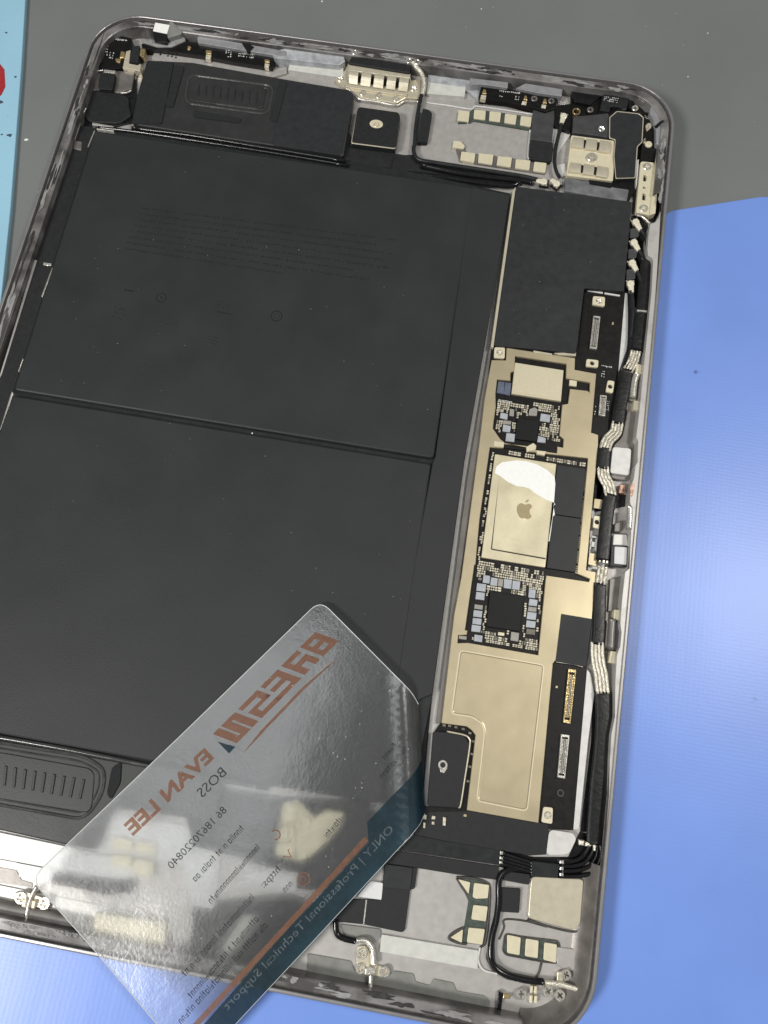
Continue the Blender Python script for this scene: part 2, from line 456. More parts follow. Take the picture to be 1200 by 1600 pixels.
prism('end_wrap', [(34.48,-64.32),(44.62,-59.04),(45.15,-70.30),(46.27,-84.98),(36.72,-86.08)], 1.35, 2.6, 'black_gloss', bat, r=0.6, bev=0.3)
prism('left_wrap', [(-86.03,84.58),(-80.55,85.51),(-79.57,0.19),(-82.11,-85.70),(-88.75,-85.34),(-88.56,-6.64)], 1.35, 3.2, 'tape_black', bat, bev=0.2)
bt = Batch()
q = [(-59.20,61.85),(18.57,63.94),(16.59,45.42),(-60.73,46.22)]
for r_ in range(8):
    scribble(bt, sub(q, 0.0, r_ / 8, (0.97, 0.9, 0.97, 0.94, 0.97, 0.85, 0.95, 0.6)[r_], (r_ + 0.66) / 8), 4.401, 1, 0.9, 0.011, r_)
def arc_ring(c, r0, r1, n=24):
    for k in range(n):
        a0, a1 = 2 * math.pi * k / n, 2 * math.pi * (k + 1.02) / n
        bt.prism([(c[0] + rr * math.cos(a), c[1] + rr * math.sin(a)) for rr, a in ((r0, a0), (r1, a0), (r1, a1), (r0, a1))], 4.401, 4.412)
ic = [(-13.67,33.87),(-46.44,34.04),(-28.67,34.56),(-56.49,27.30),(-42.14,27.26),(-29.33,23.78)]
arc_ring(ic[0], 1.35, 1.7); arc_ring(ic[0], 0.7, 0.85, 12)
arc_ring(ic[1], 1.2, 1.55); bt.prism(circle(ic[1], 0.4, 8), 4.401, 4.412)
for k, (w, h) in ((2, (4.6, 2.6)), (3, (3.6, 4.2)), (4, (5.2, 2.2)), (5, (3.4, 2.8))):
    c = ic[k]
    for y_ in range(3): scribble(bt, [(c[0] - w / 2, c[1] + h / 2 - y_ * h / 3), (c[0] + w / 2, c[1] + h / 2 - y_ * h / 3 - 0.4), (c[0] + w / 2, c[1] + h / 2 - (y_ + 0.7) * h / 3 - 0.4), (c[0] - w / 2, c[1] + h / 2 - (y_ + 0.7) * h / 3)], 4.401, 1, 0.85, 0.16, 40 + k * 3 + y_)
for q in ([(-57.39,34.96),(-54.40,34.97),(-54.35,34.42),(-57.38,34.40)], [(-30.28,32.68),(-25.91,32.42),(-25.91,32.03),(-30.28,32.28)]): bt.prism(q, 4.401, 4.412)
bt.build('battery_print', 'battery_print', bat)
# bright edges of the pan showing beside the cells
prism('edge_strip', [(-85.32,40.07),(-84.65,40.19),(-83.94,4.57),(-84.26,2.72)], 1.3, 3.5, 'ledge_clean', T, bev=0.05)
for q in ([(-79.70,38.59),(-79.32,38.52),(-79.74,29.24),(-80.11,29.30)], [(-79.70,9.95),(-79.47,9.93),(-79.59,6.04),(-79.78,6.13)], [(-79.72,0.04),(-79.23,-0.11),(-79.10,-10.97),(-79.56,-10.93)], [(-82.58,39.82),(-80.23,39.83),(-80.24,39.05),(-82.47,39.06)], [(-80.49,85.57),(-80.20,85.53),(-80.59,79.56),(-80.84,79.61)]):
    prism('edge_glint', q, 3.0, 3.45, 'silver', bat, bev=0.03)

# channel between battery and circuit board
prism('centre_rail', [(44.84,85.16),(46.45,87.21),(46.91,35.30),(46.96,-4.84),(47.82,-65.33),(46.45,-65.57),(44.94,-2.52),(45.52,35.06)], 1.3, 2.2, 'rail', T, bev=0.15)

# ------------------------------------------------------------------ loudspeakers
def speaker(body, tape, ring_o, plate, ribs, foams, z, name):
    s = bpy.data.objects.new(name, None); COL.objects.link(s); s.parent = T
    prism('body', body, 1.3, z, 'speaker_plastic', s, r=1.0, bev=0.35)
    if tape: prism('cover_tape', tape, z - 0.5, z + 0.12, 'tape_graphite', s, r=1.0, bev=0.08)
    ro = rounded(ring_o, 3.2, 7)
    holed('dome_surround', ro, [inset(ro, 0.75)], z - 0.3, z + 0.28, 'speaker_edge', s, bev=0.2)
    ri = inset(ro, 1.35)
    holed('inner_surround', ri, [inset(ri, 0.45)], z - 0.3, z + 0.2, 'speaker_edge', s, bev=0.14)
    prism('dome', plate, z - 0.2, z + 0.24, 'speaker_plastic', s, r=2.4, bev=0.2, seg=7)
    for q in ribs: prism('rib', q, z + 0.1, z + 0.52, 'speaker_plastic', s, r=0.12, bev=0.14)
    for q in foams: prism('foam_pad', q, z - 0.4, z + 0.35, 'foam', s, r=0.9, bev=0.15)
    return s
ribs = []
for i in range(9):
    x, y = 556 + i * 56.5, 560 + i * 7
    ribs.append([[(x, y), (x + 13, y + 2), (x + 1, y + 92), (x - 12, y + 90)]])
RT = [(-52.97,106.26),(-35.06,106.32),(-34.48,102.25),(-52.29,102.08)]
ribs = [sub(RT, i / 8 - 0.013, 0, i / 8 + 0.013, 1) for i in range(9)]
spk = speaker([(-68.94,112.97),(-57.16,114.22),(-26.87,112.78),(-7.80,112.16),(-6.04,110.08),(-5.10,88.47),(-69.49,89.03),(-70.25,104.02)],
        [(-27.32,112.12),(-7.92,111.80),(-6.40,109.92),(-5.87,88.48),(-26.88,88.78)],
        [(-56.42,100.91),(-57.26,109.87),(-30.24,110.09),(-29.61,98.85),(-54.55,98.76)], [(-55.23,101.58),(-55.71,108.44),(-32.58,108.98),(-32.12,100.53),(-53.65,99.95)], ribs,
        [[(-70.75,112.36),(-62.44,112.98),(-60.55,90.45),(-69.41,88.95),(-70.40,99.50)], [(-61.81,112.40),(-58.85,111.78),(-58.69,96.65),(-61.23,97.02)], [(-29.27,112.33),(-26.68,111.33),(-26.85,96.60),(-29.35,97.34)], [(-52.48,96.76),(-37.69,96.45),(-37.47,94.63),(-51.83,94.39)]], 4.2, 'speaker')
tube('seal', [(-69.30,87.94),(-50.94,88.27),(-27.48,87.66),(-4.28,87.06)], 3.9, 0.5, 'black_gloss', spk)
tube('seal', [(-80.17,86.70),(-69.23,87.15),(-50.75,87.05),(-27.32,86.67),(-3.15,86.01)], 3.5, 0.45, 'black_gloss', spk)
RB = [(-52.03,-92.59),(-33.08,-92.28),(-32.87,-96.70),(-51.12,-96.88)]
ribs = [sub(RB, i / 8 - 0.017, 0, i / 8 + 0.017, 1) for i in range(9)]
spb = speaker([(-79.33,-87.19),(-18.13,-87.02),(-1.31,-87.41),(-0.33,-96.21),(-25.46,-97.36),(-26.25,-106.74),(-33.53,-106.91),(-74.37,-105.91)], None,
        [(-58.31,-87.55),(-34.28,-86.95),(-28.51,-88.96),(-27.49,-94.56),(-30.25,-101.28),(-56.96,-101.61)], [(-55.99,-89.86),(-31.17,-89.67),(-29.34,-99.38),(-55.92,-100.00)], ribs,
        [[(-27.33,-88.51),(-25.41,-86.96),(-24.41,-91.63),(-25.64,-95.66),(-27.00,-94.47)]], 4.2, 'speaker')
tube('seal', [(-65.03,-86.79),(-39.72,-86.53),(-17.72,-86.80),(10.10,-86.86)], 4.2, 0.6, 'speaker_edge', spb)

# ------------------------------------------------------------------ circuit board
lb = bpy.data.objects.new('logic_board', None); COL.objects.link(lb); lb.parent = T
prism('board', [(46.07,36.04),(69.59,38.89),(69.49,58.33),(80.77,58.82),(81.07,38.12),(81.45,22.91),(80.31,13.46),(77.48,11.14),(77.92,-3.10),(78.70,-23.49),(80.86,-25.61),(80.96,-32.96),(80.88,-46.04)] + [(80.80,-46.09),(81.64,-83.81),(73.62,-84.81)] + [(53.16,-91.29),(44.99,-91.04),(46.48,-84.82)] + [(47.92,-84.47),(46.52,-67.27),(47.71,-64.92)] + [(46.96,-25.64),(46.79,-1.37),(46.60,24.50)], 1.35, 2.4, 'pcb', lb, bev=0.08)
prism('board_foot', [(47.75,-85.67),(57.02,-83.83),(73.26,-83.55),(75.86,-83.52),(75.98,-84.55),(76.06,-90.12),(72.37,-90.93),(53.16,-91.29),(45.00,-91.12)], 1.9, 2.46, 'tape_black', lb, r=0.4)

gold_outer = [(50.22,35.68),(68.99,35.74),(69.23,32.31),(75.12,32.11),(75.50,14.93),(77.42,14.58)] + [(77.68,11.61),(78.04,-22.20),(80.51,-22.31),(80.71,-34.40)] + [(80.30,-34.55),(72.44,-46.71),(73.32,-83.56),(56.54,-83.69),(56.16,-66.63),(55.10,-65.68),(53.83,-65.05),(47.72,-65.35),(46.85,-38.99)] + [(47.23,-29.23),(46.70,7.37)] + [(46.32,19.53),(46.65,31.33),(50.53,31.94)]
hole1 = [(52.81,33.61),(66.86,33.64),(67.21,29.38),(73.72,29.21),(73.90,26.25),(73.33,26.72),(68.62,26.48),(68.58,22.09),(67.09,21.55),(67.31,12.84),(68.50,12.00),(68.66,9.46),(67.13,9.52),(67.21,7.63),(61.64,7.49),(61.56,8.15),(59.04,7.99),(53.02,8.18),(52.98,8.45),(52.01,9.05),(49.68,11.68),(49.61,13.66),(49.61,17.85),(49.01,21.69),(48.89,25.89),(52.47,26.13),(52.21,28.53),(53.17,29.21)]
hole2 = [(49.61,6.27),(53.05,6.63),(52.96,7.78),(58.93,8.14),(59.27,6.70),(61.72,6.96),(63.59,6.95),(70.67,7.34),(75.43,7.60),(75.89,-23.50),(79.18,-24.30),(79.02,-25.09),(68.31,-25.27)] + [(68.25,-25.91),(68.65,-45.33),(51.29,-45.31),(48.74,-45.83),(48.64,-43.86),(50.66,-43.46),(50.74,-42.37),(50.09,-42.36),(50.04,-25.69)] + [(50.31,-25.64),(49.66,-13.60),(49.64,-0.73)]
holed('shield_frame', gold_outer, [hole1, hole2], 2.42, 3.2, 'shield_gold', lb, bev=0.10)
raised = rounded([(49.78,-47.65),(70.17,-47.65),(70.22,-81.27),(58.69,-81.06),(58.41,-65.81),(57.54,-63.63),(54.73,-62.42),(49.92,-62.61)], 0.9, 4)
prism('shield_lid', raised, 3.1, 3.5, 'shield_gold', lb, bev=0.24)
ro = inset(raised, -0.35)
holed('lid_groove', ro, [raised], 3.1, 3.24, 'gold_light', lb, bev=0.03)

# chips in the upper window
chips = []
def chip(q, m, z1, name='chip', bev=0.05, r=0.0):
    chips.append(q); return prism(name, q, 2.4, z1, m, lb, r=r, bev=bev)
flash = [(53.05,31.63),(66.28,31.58),(66.59,22.41),(53.25,22.38)]
chip(flash, 'gold_light', 3.3, 'storage_chip', 0.08)
bt = Batch(); scribble(bt, sub(flash, 0.06, 0.90, 0.94, 0.98), 3.302, 1, 0.9, 0.02, 5); bt.build('chip_marking', 'chip_text', lb)
pm1 = [(55.66,15.73),(61.44,16.03),(61.66,9.96),(55.91,9.80)]
chip(pm1, 'chip_black', 3.05, 'power_chip')
for q in ([(49.32,25.53),(51.00,25.68),(51.26,22.16),(49.28,22.16)], [(51.20,25.57),(52.83,25.68),(52.96,21.94),(51.26,22.16)]): chip(q, 'chip_blue', 2.85, 'capacitor')
for q in ([(51.15,16.70),(53.13,16.62),(53.14,14.95),(51.11,15.10)], [(52.26,13.41),(54.34,13.32),(54.32,11.49),(52.32,11.48)], [(53.43,11.17),(55.74,11.24),(55.77,8.99),(53.48,8.87)], [(61.81,18.25),(64.34,18.21),(64.38,16.13),(61.76,16.09)], [(61.82,11.79),(63.90,11.49),(63.93,10.12),(61.78,10.02)]):
    chip(q, 'chip_grey', 2.85, 'inductor')
for q in ([(53.44,18.21),(54.63,18.22),(54.74,16.20),(53.55,16.22)], [(52.15,14.64),(54.31,14.73),(54.26,13.69),(52.14,13.61)], [(58.63,18.96),(59.95,19.75),(60.78,19.28),(60.76,17.37),(58.59,17.14)]): chip(q, 'chip_taupe', 2.8, 'inductor', r=0.2)
chip([(68.24,29.17),(70.24,29.20),(70.28,27.61),(68.31,27.56)], 'pad_cream', 3.0, 'test_pad')
for q in ([(50.44,8.27),(53.15,8.30),(53.22,6.78),(50.52,6.75)], [(59.01,8.03),(60.75,9.42),(61.64,8.81),(61.63,7.66),(59.33,6.51)], [(61.77,7.51),(64.47,7.65),(64.09,6.36),(62.03,6.41)]):
    chip(q, 'gold_light', 3.32, 'shield_tab', 0.12)
prism('gap_cover', [(53.07,8.33),(67.36,8.87),(67.30,7.77),(53.53,6.82)], 2.4, 2.75, 'chip_black', lb)
chips.append([(53.07,8.33),(67.36,8.87),(67.30,7.77),(53.53,6.82)])

# processor package in the lower window
pk = [(51.20,4.58),(67.40,4.60),(67.77,-23.31),(51.52,-23.49)]
chip(pk, 'lid_gold', 3.28, 'processor_package', 0.06, r=0.3)
lid = [(52.86,4.28),(67.31,4.30),(67.60,-20.92),(53.84,-20.83)]
prism('lid_gap', [(53.09,-0.98),(53.33,-0.94),(53.94,-20.97),(53.58,-20.97)], 3.2, 3.292, 'dark_hole', lb, bev=0.002)
prism('lid_gap', [(53.74,-20.81),(53.78,-21.12),(67.58,-21.26),(67.57,-20.89)], 3.2, 3.292, 'dark_hole', lb, bev=0.002)
prism('processor_lid', lid, 3.2, 3.38, 'lid_gold', lb, bev=0.07)
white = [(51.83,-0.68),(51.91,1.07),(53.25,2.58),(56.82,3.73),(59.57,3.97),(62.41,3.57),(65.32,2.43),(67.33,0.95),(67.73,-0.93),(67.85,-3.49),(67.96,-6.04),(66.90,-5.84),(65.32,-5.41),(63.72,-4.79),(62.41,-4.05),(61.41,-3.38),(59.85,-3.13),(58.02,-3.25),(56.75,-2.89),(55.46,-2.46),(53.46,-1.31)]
prism('lid_reflection', white, 3.3, 3.45, 'reflection_white', lb, bev=0.03)  # lamp reflection on the peeled lid area, painted as a white patch
prism('lid_reflection', [(68.02,-6.03),(68.37,-6.45),(67.93,-6.85),(68.56,-9.19),(68.12,-9.83),(68.11,-13.62),(68.01,-16.44),(67.78,-16.48),(67.97,-9.86)], 3.3, 3.43, 'reflection_white', lb, bev=0.02)
# fruit emblem: body with bite and a leaf
em = [(58.69,-8.44),(59.34,-7.62),(60.11,-7.65),(60.81,-7.91),(61.45,-7.42),(62.23,-7.51),(62.60,-8.12),(62.13,-8.71),(61.98,-9.47),(62.31,-10.20),(62.78,-10.56),(62.45,-11.29),(61.70,-11.64),(61.03,-11.37),(60.38,-11.71),(59.68,-11.45),(59.08,-10.60),(58.65,-9.56)]
prism('emblem', rounded(em, 0.9, 4), 3.3, 3.394, 'chip_mark', lb, bev=0.003)
prism('emblem', rounded([(60.68,-7.30),(60.78,-6.70),(61.51,-6.19),(61.42,-6.91)], 0.9, 4), 3.3, 3.394, 'chip_mark', lb, bev=0.003)
bt = Batch()
scribble(bt, [(55.89,-17.23),(66.12,-17.14),(66.12,-17.70),(55.90,-17.79)], 3.381, 1, 0.7, 0.03, 3)
scribble(bt, [(55.49,-18.76),(65.10,-18.66),(65.10,-19.18),(55.50,-19.29)], 3.381, 1, 0.7, 0.03, 4)
bt.build('chip_marking', 'chip_text', lb)
me_ = [(67.66,4.49),(75.17,4.61),(75.40,-23.18),(68.24,-23.29)]
chip(sub(me_, 0, 0, 1, 0.485), 'memory_black', 3.12, 'memory_chip', 0.06)
chip(sub(me_, 0, 0.492, 1, 1), 'memory_black', 3.10, 'memory_chip', 0.06)

# chips of the lower power section
pm2 = [(54.94,-31.77),(63.41,-31.58),(63.45,-40.31),(55.18,-40.50)]
chip(pm2, 'chip_black', 3.05, 'power_chip')
for q in ([(52.70,-27.80),(54.41,-27.75),(54.48,-29.73),(52.78,-29.77)], [(54.69,-28.07),(56.40,-28.03),(56.48,-30.05),(54.72,-30.06)], [(57.96,-27.88),(59.98,-27.81),(60.08,-30.12),(58.15,-30.21)], [(60.16,-27.92),(62.10,-27.84),(62.14,-30.06),(60.28,-30.13)],
          [(51.44,-30.13),(53.74,-30.03),(53.77,-31.95),(51.47,-32.06)], [(51.53,-32.34),(53.69,-32.26),(53.78,-34.12),(51.56,-34.21)], [(51.57,-36.99),(53.73,-36.91),(53.76,-38.51),(51.61,-38.64)], [(51.61,-38.98),(53.81,-38.84),(53.85,-40.35),(51.68,-40.49)],
          [(51.61,-40.69),(53.89,-40.61),(53.90,-42.22),(51.66,-42.35)], [(52.61,-42.97),(54.62,-42.94),(54.66,-44.55),(52.65,-44.59)], [(64.48,-29.36),(66.20,-29.35),(66.26,-31.46),(64.58,-31.51)], [(64.90,-31.79),(66.98,-31.78),(66.93,-33.38),(64.87,-33.51)],
          [(64.83,-35.13),(67.08,-35.03),(67.08,-36.83),(64.82,-36.98)], [(64.86,-37.31),(67.13,-37.20),(67.16,-38.84),(64.88,-38.99)]):
    chip(q, 'chip_grey', 2.85, 'inductor')
for q in ([(56.56,-28.00),(57.81,-27.98),(57.87,-29.96),(56.64,-30.00)], [(51.60,-35.52),(53.65,-35.46),(53.68,-36.55),(51.59,-36.65)], [(64.91,-33.78),(66.94,-33.69),(66.96,-34.81),(64.86,-34.98)], [(61.46,-40.74),(63.43,-40.74),(63.48,-42.88),(61.55,-42.88)], [(48.86,-43.87),(50.76,-43.77),(50.79,-44.61),(48.88,-44.70)]):
    chip(q, 'chip_taupe', 2.82, 'inductor')
chip([(65.16,-39.28),(67.31,-39.25),(67.30,-40.54),(65.16,-40.67)], 'component_dark', 2.85, 'crystal')
chip([(58.31,-41.38),(59.86,-41.31),(59.84,-42.08),(58.30,-42.15)], 'pad_cream', 2.85, 'crystal')

# tiny components fill the rest of both windows
rnd = random.Random(11)
cream, dark, ends = Batch(), Batch(), Batch()
ax = Vector(qmap(pk, 1, 0)) - Vector(qmap(pk, 0, 0)); ax.normalize()
ay = Vector((-ax.y, ax.x))
def box2(c, w, h): return [(c[0] + ax.x * sx * w / 2 + ay.x * sy * h / 2, c[1] + ax.y * sx * w / 2 + ay.y * sy * h / 2) for sx, sy in ((-1, -1), (1, -1), (1, 1), (-1, 1))]
def fill(region, density=0.9, keep=None):
    o0 = Vector(region[0])
    us = [(Vector(p_) - o0).dot(ax) for p_ in region]; vs_ = [(Vector(p_) - o0).dot(ay) for p_ in region]
    v = min(vs_)
    while v < max(vs_):
        hgt = rnd.choice([0.55, 0.62, 0.95, 1.0])
        u = min(us)
        while u < max(us):
            w = rnd.choice([0.38, 0.45, 0.5, 0.85])
            c = o0 + ax * (u + w / 2) + ay * (v + hgt / 2)
            b = box2(c, w, hgt)
            big = box2(c, w + 0.22, hgt + 0.22)
            ok = all(inside(p_, region) for p_ in big)
            if ok:
                for ch in chips:
                    if any(inside(p_, ch) for p_ in big) or any(inside(p_, big) for p_ in ch): ok = False; break
            if ok and rnd.random() < density:
                z1 = 2.4 + rnd.uniform(0.22, 0.42)
                if rnd.random() < 0.82:
                    cream.prism(box2(c + ay * hgt * 0.34, w, hgt * 0.32), 2.4, z1 + 0.01)
                    cream.prism(box2(c - ay * hgt * 0.34, w, hgt * 0.32), 2.4, z1 + 0.01)
                    (dark if rnd.random() < 0.55 else ends).prism(box2(c, w * 0.94, hgt * 0.40), 2.4, z1)
                else:
                    dark.prism(b, 2.4, z1)
            u += w + 0.16
        v += hgt + 0.20
fill([(49.42,20.38),(68.68,22.13),(67.24,21.18),(67.38,13.12),(68.49,10.01),(63.68,9.73),(53.05,8.73),(50.02,12.07),(49.72,18.17)], 0.92)
fill([(53.16,33.82),(66.87,33.84),(66.91,32.25),(53.23,32.23)], 0.5)
fill([(49.93,6.18),(70.81,7.45),(75.30,7.55),(75.10,5.04),(67.97,5.13),(51.18,5.06),(51.45,-1.50),(51.68,-23.10),(68.22,-23.32),(75.82,-23.23),(78.78,-24.55),(68.44,-25.12)] + [(68.15,-25.92),(68.63,-45.04),(51.44,-45.05),(51.39,-43.02),(50.49,-25.72)] + [(50.51,-25.47),(49.86,-13.38),(49.91,-0.45)], 0.93)
cream.build('capacitor_terminals', 'component', lb); dark.build('small_components', 'component_dark', lb); ends.build('capacitor_bodies', 'chip_taupe', lb)
# bead rows round the memory
bt = Batch()
for i in range(52):
    t = i / 51
    for u in (1.045,):
        if rnd.random() < 0.8: bt.prism(box2(qmap(me_, u, t), 0.35, 0.3), 2.4, 2.6)
bt.build('solder_beads', 'component', lb)

# right strip of the board: connectors and screw lugs
def connector(q, metal, parent):
    c = bpy.data.objects.new('board_connector', None); COL.objects.link(c)
    c.parent = parent
    frame = ccw(q)
    holed('socket_frame', frame, [ccw(sub(q, 0.16, 0.06, 0.84, 0.94))], 2.4, 3.15, metal, c, bev=0.06)
    prism('socket_floor', sub(q, 0.16, 0.06, 0.84, 0.94), 2.4, 2.62, 'chip_black', c, bev=0.01)
    prism('centre_bar', sub(q, 0.42, 0.10, 0.58, 0.90), 2.5, 3.05, 'chip_taupe', c, bev=0.04)
    b = Batch()
    for i in range(26):
        v = 0.10 + 0.8 * (i + 0.5) / 26
        b.prism(sub(q, 0.18, v - 0.010, 0.36, v + 0.010), 2.6, 2.95); b.prism(sub(q, 0.64, v - 0.010, 0.82, v + 0.010), 2.6, 2.95)
    b.build('contact_pins', metal, c)
    return c
T_board = T
connector([(76.34,-47.34),(78.24,-47.28),(78.23,-60.12),(76.48,-60.16)], 'gold', T)
connector([(76.31,-62.91),(78.35,-62.81),(78.33,-72.82),(76.53,-72.81)], 'silver', T)
connector([(72.61,49.51),(74.54,49.57),(74.57,39.45),(72.61,39.43)], 'silver', T)
connector([(76.83,26.12),(78.57,26.17),(78.69,20.20),(76.96,20.24)], 'silver', T)
def lug(q, hole):
    c = mid(q); r = 0.62
    l = bpy.data.objects.new('screw_lug', None); COL.objects.link(l); l.parent = T
    if hole:
        holed('plate', rounded(q, 0.5), [circle(c, r, 14)], 2.4, 3.1, 'pad_cream', l, bev=0.06)
        prism('hole_floor', circle(c, r, 14), 2.4, 2.55, 'dark_hole', l, bev=0.01)
    else:
        prism('plate', q, 2.4, 3.1, 'pad_cream', l, r=0.5, bev=0.06)
        screw(c, 3.3, 0.85, l)
lug([(74.10,-79.84),(76.29,-79.69),(76.54,-83.26),(74.00,-83.31)], False)
lug([(71.90,55.58),(75.21,55.82),(75.41,52.83),(71.98,52.89)], False)
lug([(72.11,36.13),(75.35,36.27),(75.44,34.02),(72.16,33.87)], True)
lug([(78.40,30.79),(80.24,30.80),(80.12,27.19),(78.18,27.36)], True)
lug([(78.55,-7.58),(80.45,-7.62),(80.46,-10.88),(78.62,-10.83)], True)
lug([(46.91,35.37),(49.78,35.72),(50.08,32.41),(47.16,32.20)], False)
for q in ([(78.30,-2.97),(80.99,-2.88),(80.89,-5.41),(78.34,-5.53)], [(78.47,-17.53),(80.56,-17.48),(80.53,-20.71),(78.48,-20.53)], [(78.00,48.69),(78.48,48.66),(78.46,47.81),(77.90,47.82)], [(73.82,-51.81),(74.39,-51.79),(74.37,-52.41),(73.80,-52.42)], [(55.99,-84.64),(56.76,-84.63),(56.76,-85.23),(55.99,-85.23)]):
    prism('gold_pad', q, 2.4, 2.75, 'shield_gold', T, r=0.25, bev=0.05)
for c, rr in (([(77.79,-76.19)][0], 0.85),):
    holed('plated_hole', circle(c, rr, 16), [circle(c, rr * 0.6, 16)], 2.4, 2.5, 'flex_grey', T, bev=0.02)
bt = Batch()
scribble(bt, [(76.47,35.73),(79.56,35.59),(79.52,34.55),(76.48,34.70)], 2.402, 1, 0.9, 0.14, 1)
scribble(bt, [(76.65,33.96),(77.72,33.88),(77.81,31.59),(76.69,31.65)], 2.402, 3, 0.8, 0.3, 2)
scribble(bt, [(79.03,25.21),(79.95,25.17),(79.92,22.11),(79.09,22.21)], 2.402, 5, 0.9, 0.4, 3)
scribble(bt, [(76.01,23.19),(76.70,23.20),(76.72,20.31),(75.98,20.38)], 2.402, 4, 0.9, 0.5, 4)
scribble(bt, [(50.13,20.92),(53.91,20.86),(53.89,20.01),(50.22,19.81)], 2.402, 1, 0.9, 0.11, 6)
for q in ([(70.26,57.61),(74.58,57.48),(74.53,57.03),(70.31,57.13)], [(75.06,57.45),(79.37,57.42),(79.31,56.98),(75.01,57.00)]): bt.prism(q, 2.4, 2.7)
for q in ([(78.49,-13.68),(78.83,-13.66),(78.77,-16.49),(78.47,-16.49)], [(79.71,-13.69),(80.06,-13.68),(80.09,-16.57),(79.74,-16.59)], [(78.76,-12.95),(79.85,-12.94),(79.80,-13.31),(78.71,-13.32)], [(78.65,-14.42),(79.61,-14.44),(79.57,-15.76),(78.61,-15.74)]): bt.prism(q, 2.4, 2.6)
bt.build('board_print', 'print_white', T)

# black covers over the board
prism('graphite_cover', [(46.22,86.93),(79.57,87.33),(80.04,57.98),(69.07,57.12),(68.93,36.83),(46.65,35.54)], 2.3, 3.9, 'tape_graphite', T, r=0.5, bev=0.12)
prism('cover_edge', [(45.30,85.69),(46.08,86.92),(46.60,34.91),(45.86,35.17)], 1.3, 3.6, 'clip_cream', T, bev=0.05)
for q in ([(57.48,35.96),(62.63,35.90),(62.70,35.29),(57.55,35.35)], [(63.07,36.14),(69.01,37.41),(69.03,36.28),(64.51,35.81)]): prism('cover_lip', q, 2.5, 3.5, 'clip_cream', T, bev=0.05)
prism('graphite_patch', [(73.06,-34.29),(80.71,-34.26),(80.51,-46.17),(72.97,-46.07)], 2.45, 3.32, 'tape_graphite', T, bev=0.05)
tube('tape_edge', [(73.09,-46.22),(75.54,-46.15),(77.31,-46.07),(79.78,-46.30)], 3.0, 0.12, 'silver', T)
holder = bpy.data.objects.new('end_block', None); COL.objects.link(holder); holder.parent = T
prism('body', [(46.06,-67.54),(49.50,-67.15),(53.69,-67.35),(55.12,-69.12),(54.90,-83.53),(47.33,-84.37)], 1.35, 3.6, 'tape_black', holder, r=0.6, bev=0.15)
tube('edge', [(49.26,-66.99),(53.44,-67.10),(54.75,-67.72),(55.12,-69.12),(55.04,-76.60),(54.92,-82.53),(54.56,-83.52)], 3.45, 0.22, 'clip_cream', holder)
c = [(49.47,-74.69)][0]
holed('eyelet', circle(c, 1.15, 18), [circle(c, 0.6, 18)], 3.2, 3.85, 'silver', holder, bev=0.12)
prism('eyelet_hole', circle(c, 0.62, 14), 3.3, 3.62, 'dark_hole', holder, bev=0.01)
prism('eyelet_lip', [(48.84,-75.62),(50.70,-75.09),(50.05,-76.44),(49.17,-76.39)], 3.3, 3.72, 'silver', holder)
bt = Batch()
for i in range(9):
    bt.prism(box2([(48.45,-65.73),(49.76,-65.63),(51.30,-65.66),(53.07,-65.78),(54.80,-66.45),(55.83,-68.17),(55.90,-71.10),(55.89,-74.02),(55.93,-77.31)][i], 0.7, 0.5), 2.3, 3.0)
bt.build('shield_teeth', 'component_dark', T)
for q in ([(46.73,-86.45),(47.49,-86.40),(47.55,-87.37),(46.78,-87.37)], [(48.75,-86.31),(49.56,-86.29),(49.58,-87.01),(48.78,-87.07)], [(48.94,-87.55),(49.57,-87.52),(49.58,-88.16),(48.95,-88.18)], [(51.35,-86.15),(52.08,-86.15),(52.17,-87.96),(51.54,-87.94)], [(46.99,-88.10),(47.49,-88.10),(47.59,-89.27),(47.09,-89.27)]):
    prism('contact', q, 2.4, 2.8, 'component', T, bev=0.05)

# grey strip and corner of the pan beside the board
prism('pan_strip', [(81.00,-46.49),(82.09,-47.62),(83.36,-52.23),(83.06,-63.44),(83.01,-83.38),(81.65,-83.74)], 1.3, 2.3, 'plate_light', T, r=0.5, bev=0.1)
prism('pan_strip', [(80.49,58.67),(82.57,58.37),(83.37,52.02),(83.56,44.61),(81.27,33.82),(80.95,34.79)], 1.3, 2.3, 'plate_light', T, r=0.5, bev=0.1)
prism('corner_plate', [(76.13,-84.55),(81.62,-84.39),(82.54,-85.49),(81.25,-89.18),(76.04,-90.26)], 1.3, 2.6, 'plate_light', T, r=1.2, bev=0.1)

# ------------------------------------------------------------------ coaxial cable bundle along the right side
bundle = bpy.data.objects.new('cable_bundle', None); COL.objects.link(bundle); bundle.parent = T
def wires(path, z, width, n, material, name):
    P = smooth_path([(x, y, z) for x, y in path], 8)
    for k in range(n):
        off = (k - (n - 1) / 2) * width / n
        Q = []
        for i, p_ in enumerate(P):
            d = P[min(i + 1, len(P) - 1)] - P[max(i - 1, 0)]; d.normalize()
            s = Vector((d.y, -d.x, 0))
            Q.append(p_ + s * off + Vector((0, 0, 0.08 * math.sin(i * 0.9 + k * 2))))
        V, F = tube_data(Q, width / n * 0.52, None, 8)
        link_mesh(name, V, F, material, bundle, smooth=True)
def sleeve(path, z, width, name='sleeve', h=0.42, m='sleeve_black'):
    return tube(name, path, z, width / 2, m, bundle, rz=h, seg=14)
sleeve([(85.63,69.54),(85.70,62.32),(85.67,52.18),(85.31,46.16),(85.10,40.44)], 3.4, 3.6, h=0.5)
sleeve([(81.96,58.74),(82.93,49.83),(83.37,41.03),(82.43,34.09)], 3.0, 1.6, h=0.7)
wires([(85.05,41.02),(84.50,37.43),(83.23,34.13)], 3.4, 3.0, 4, 'braid', 'braided_wire')
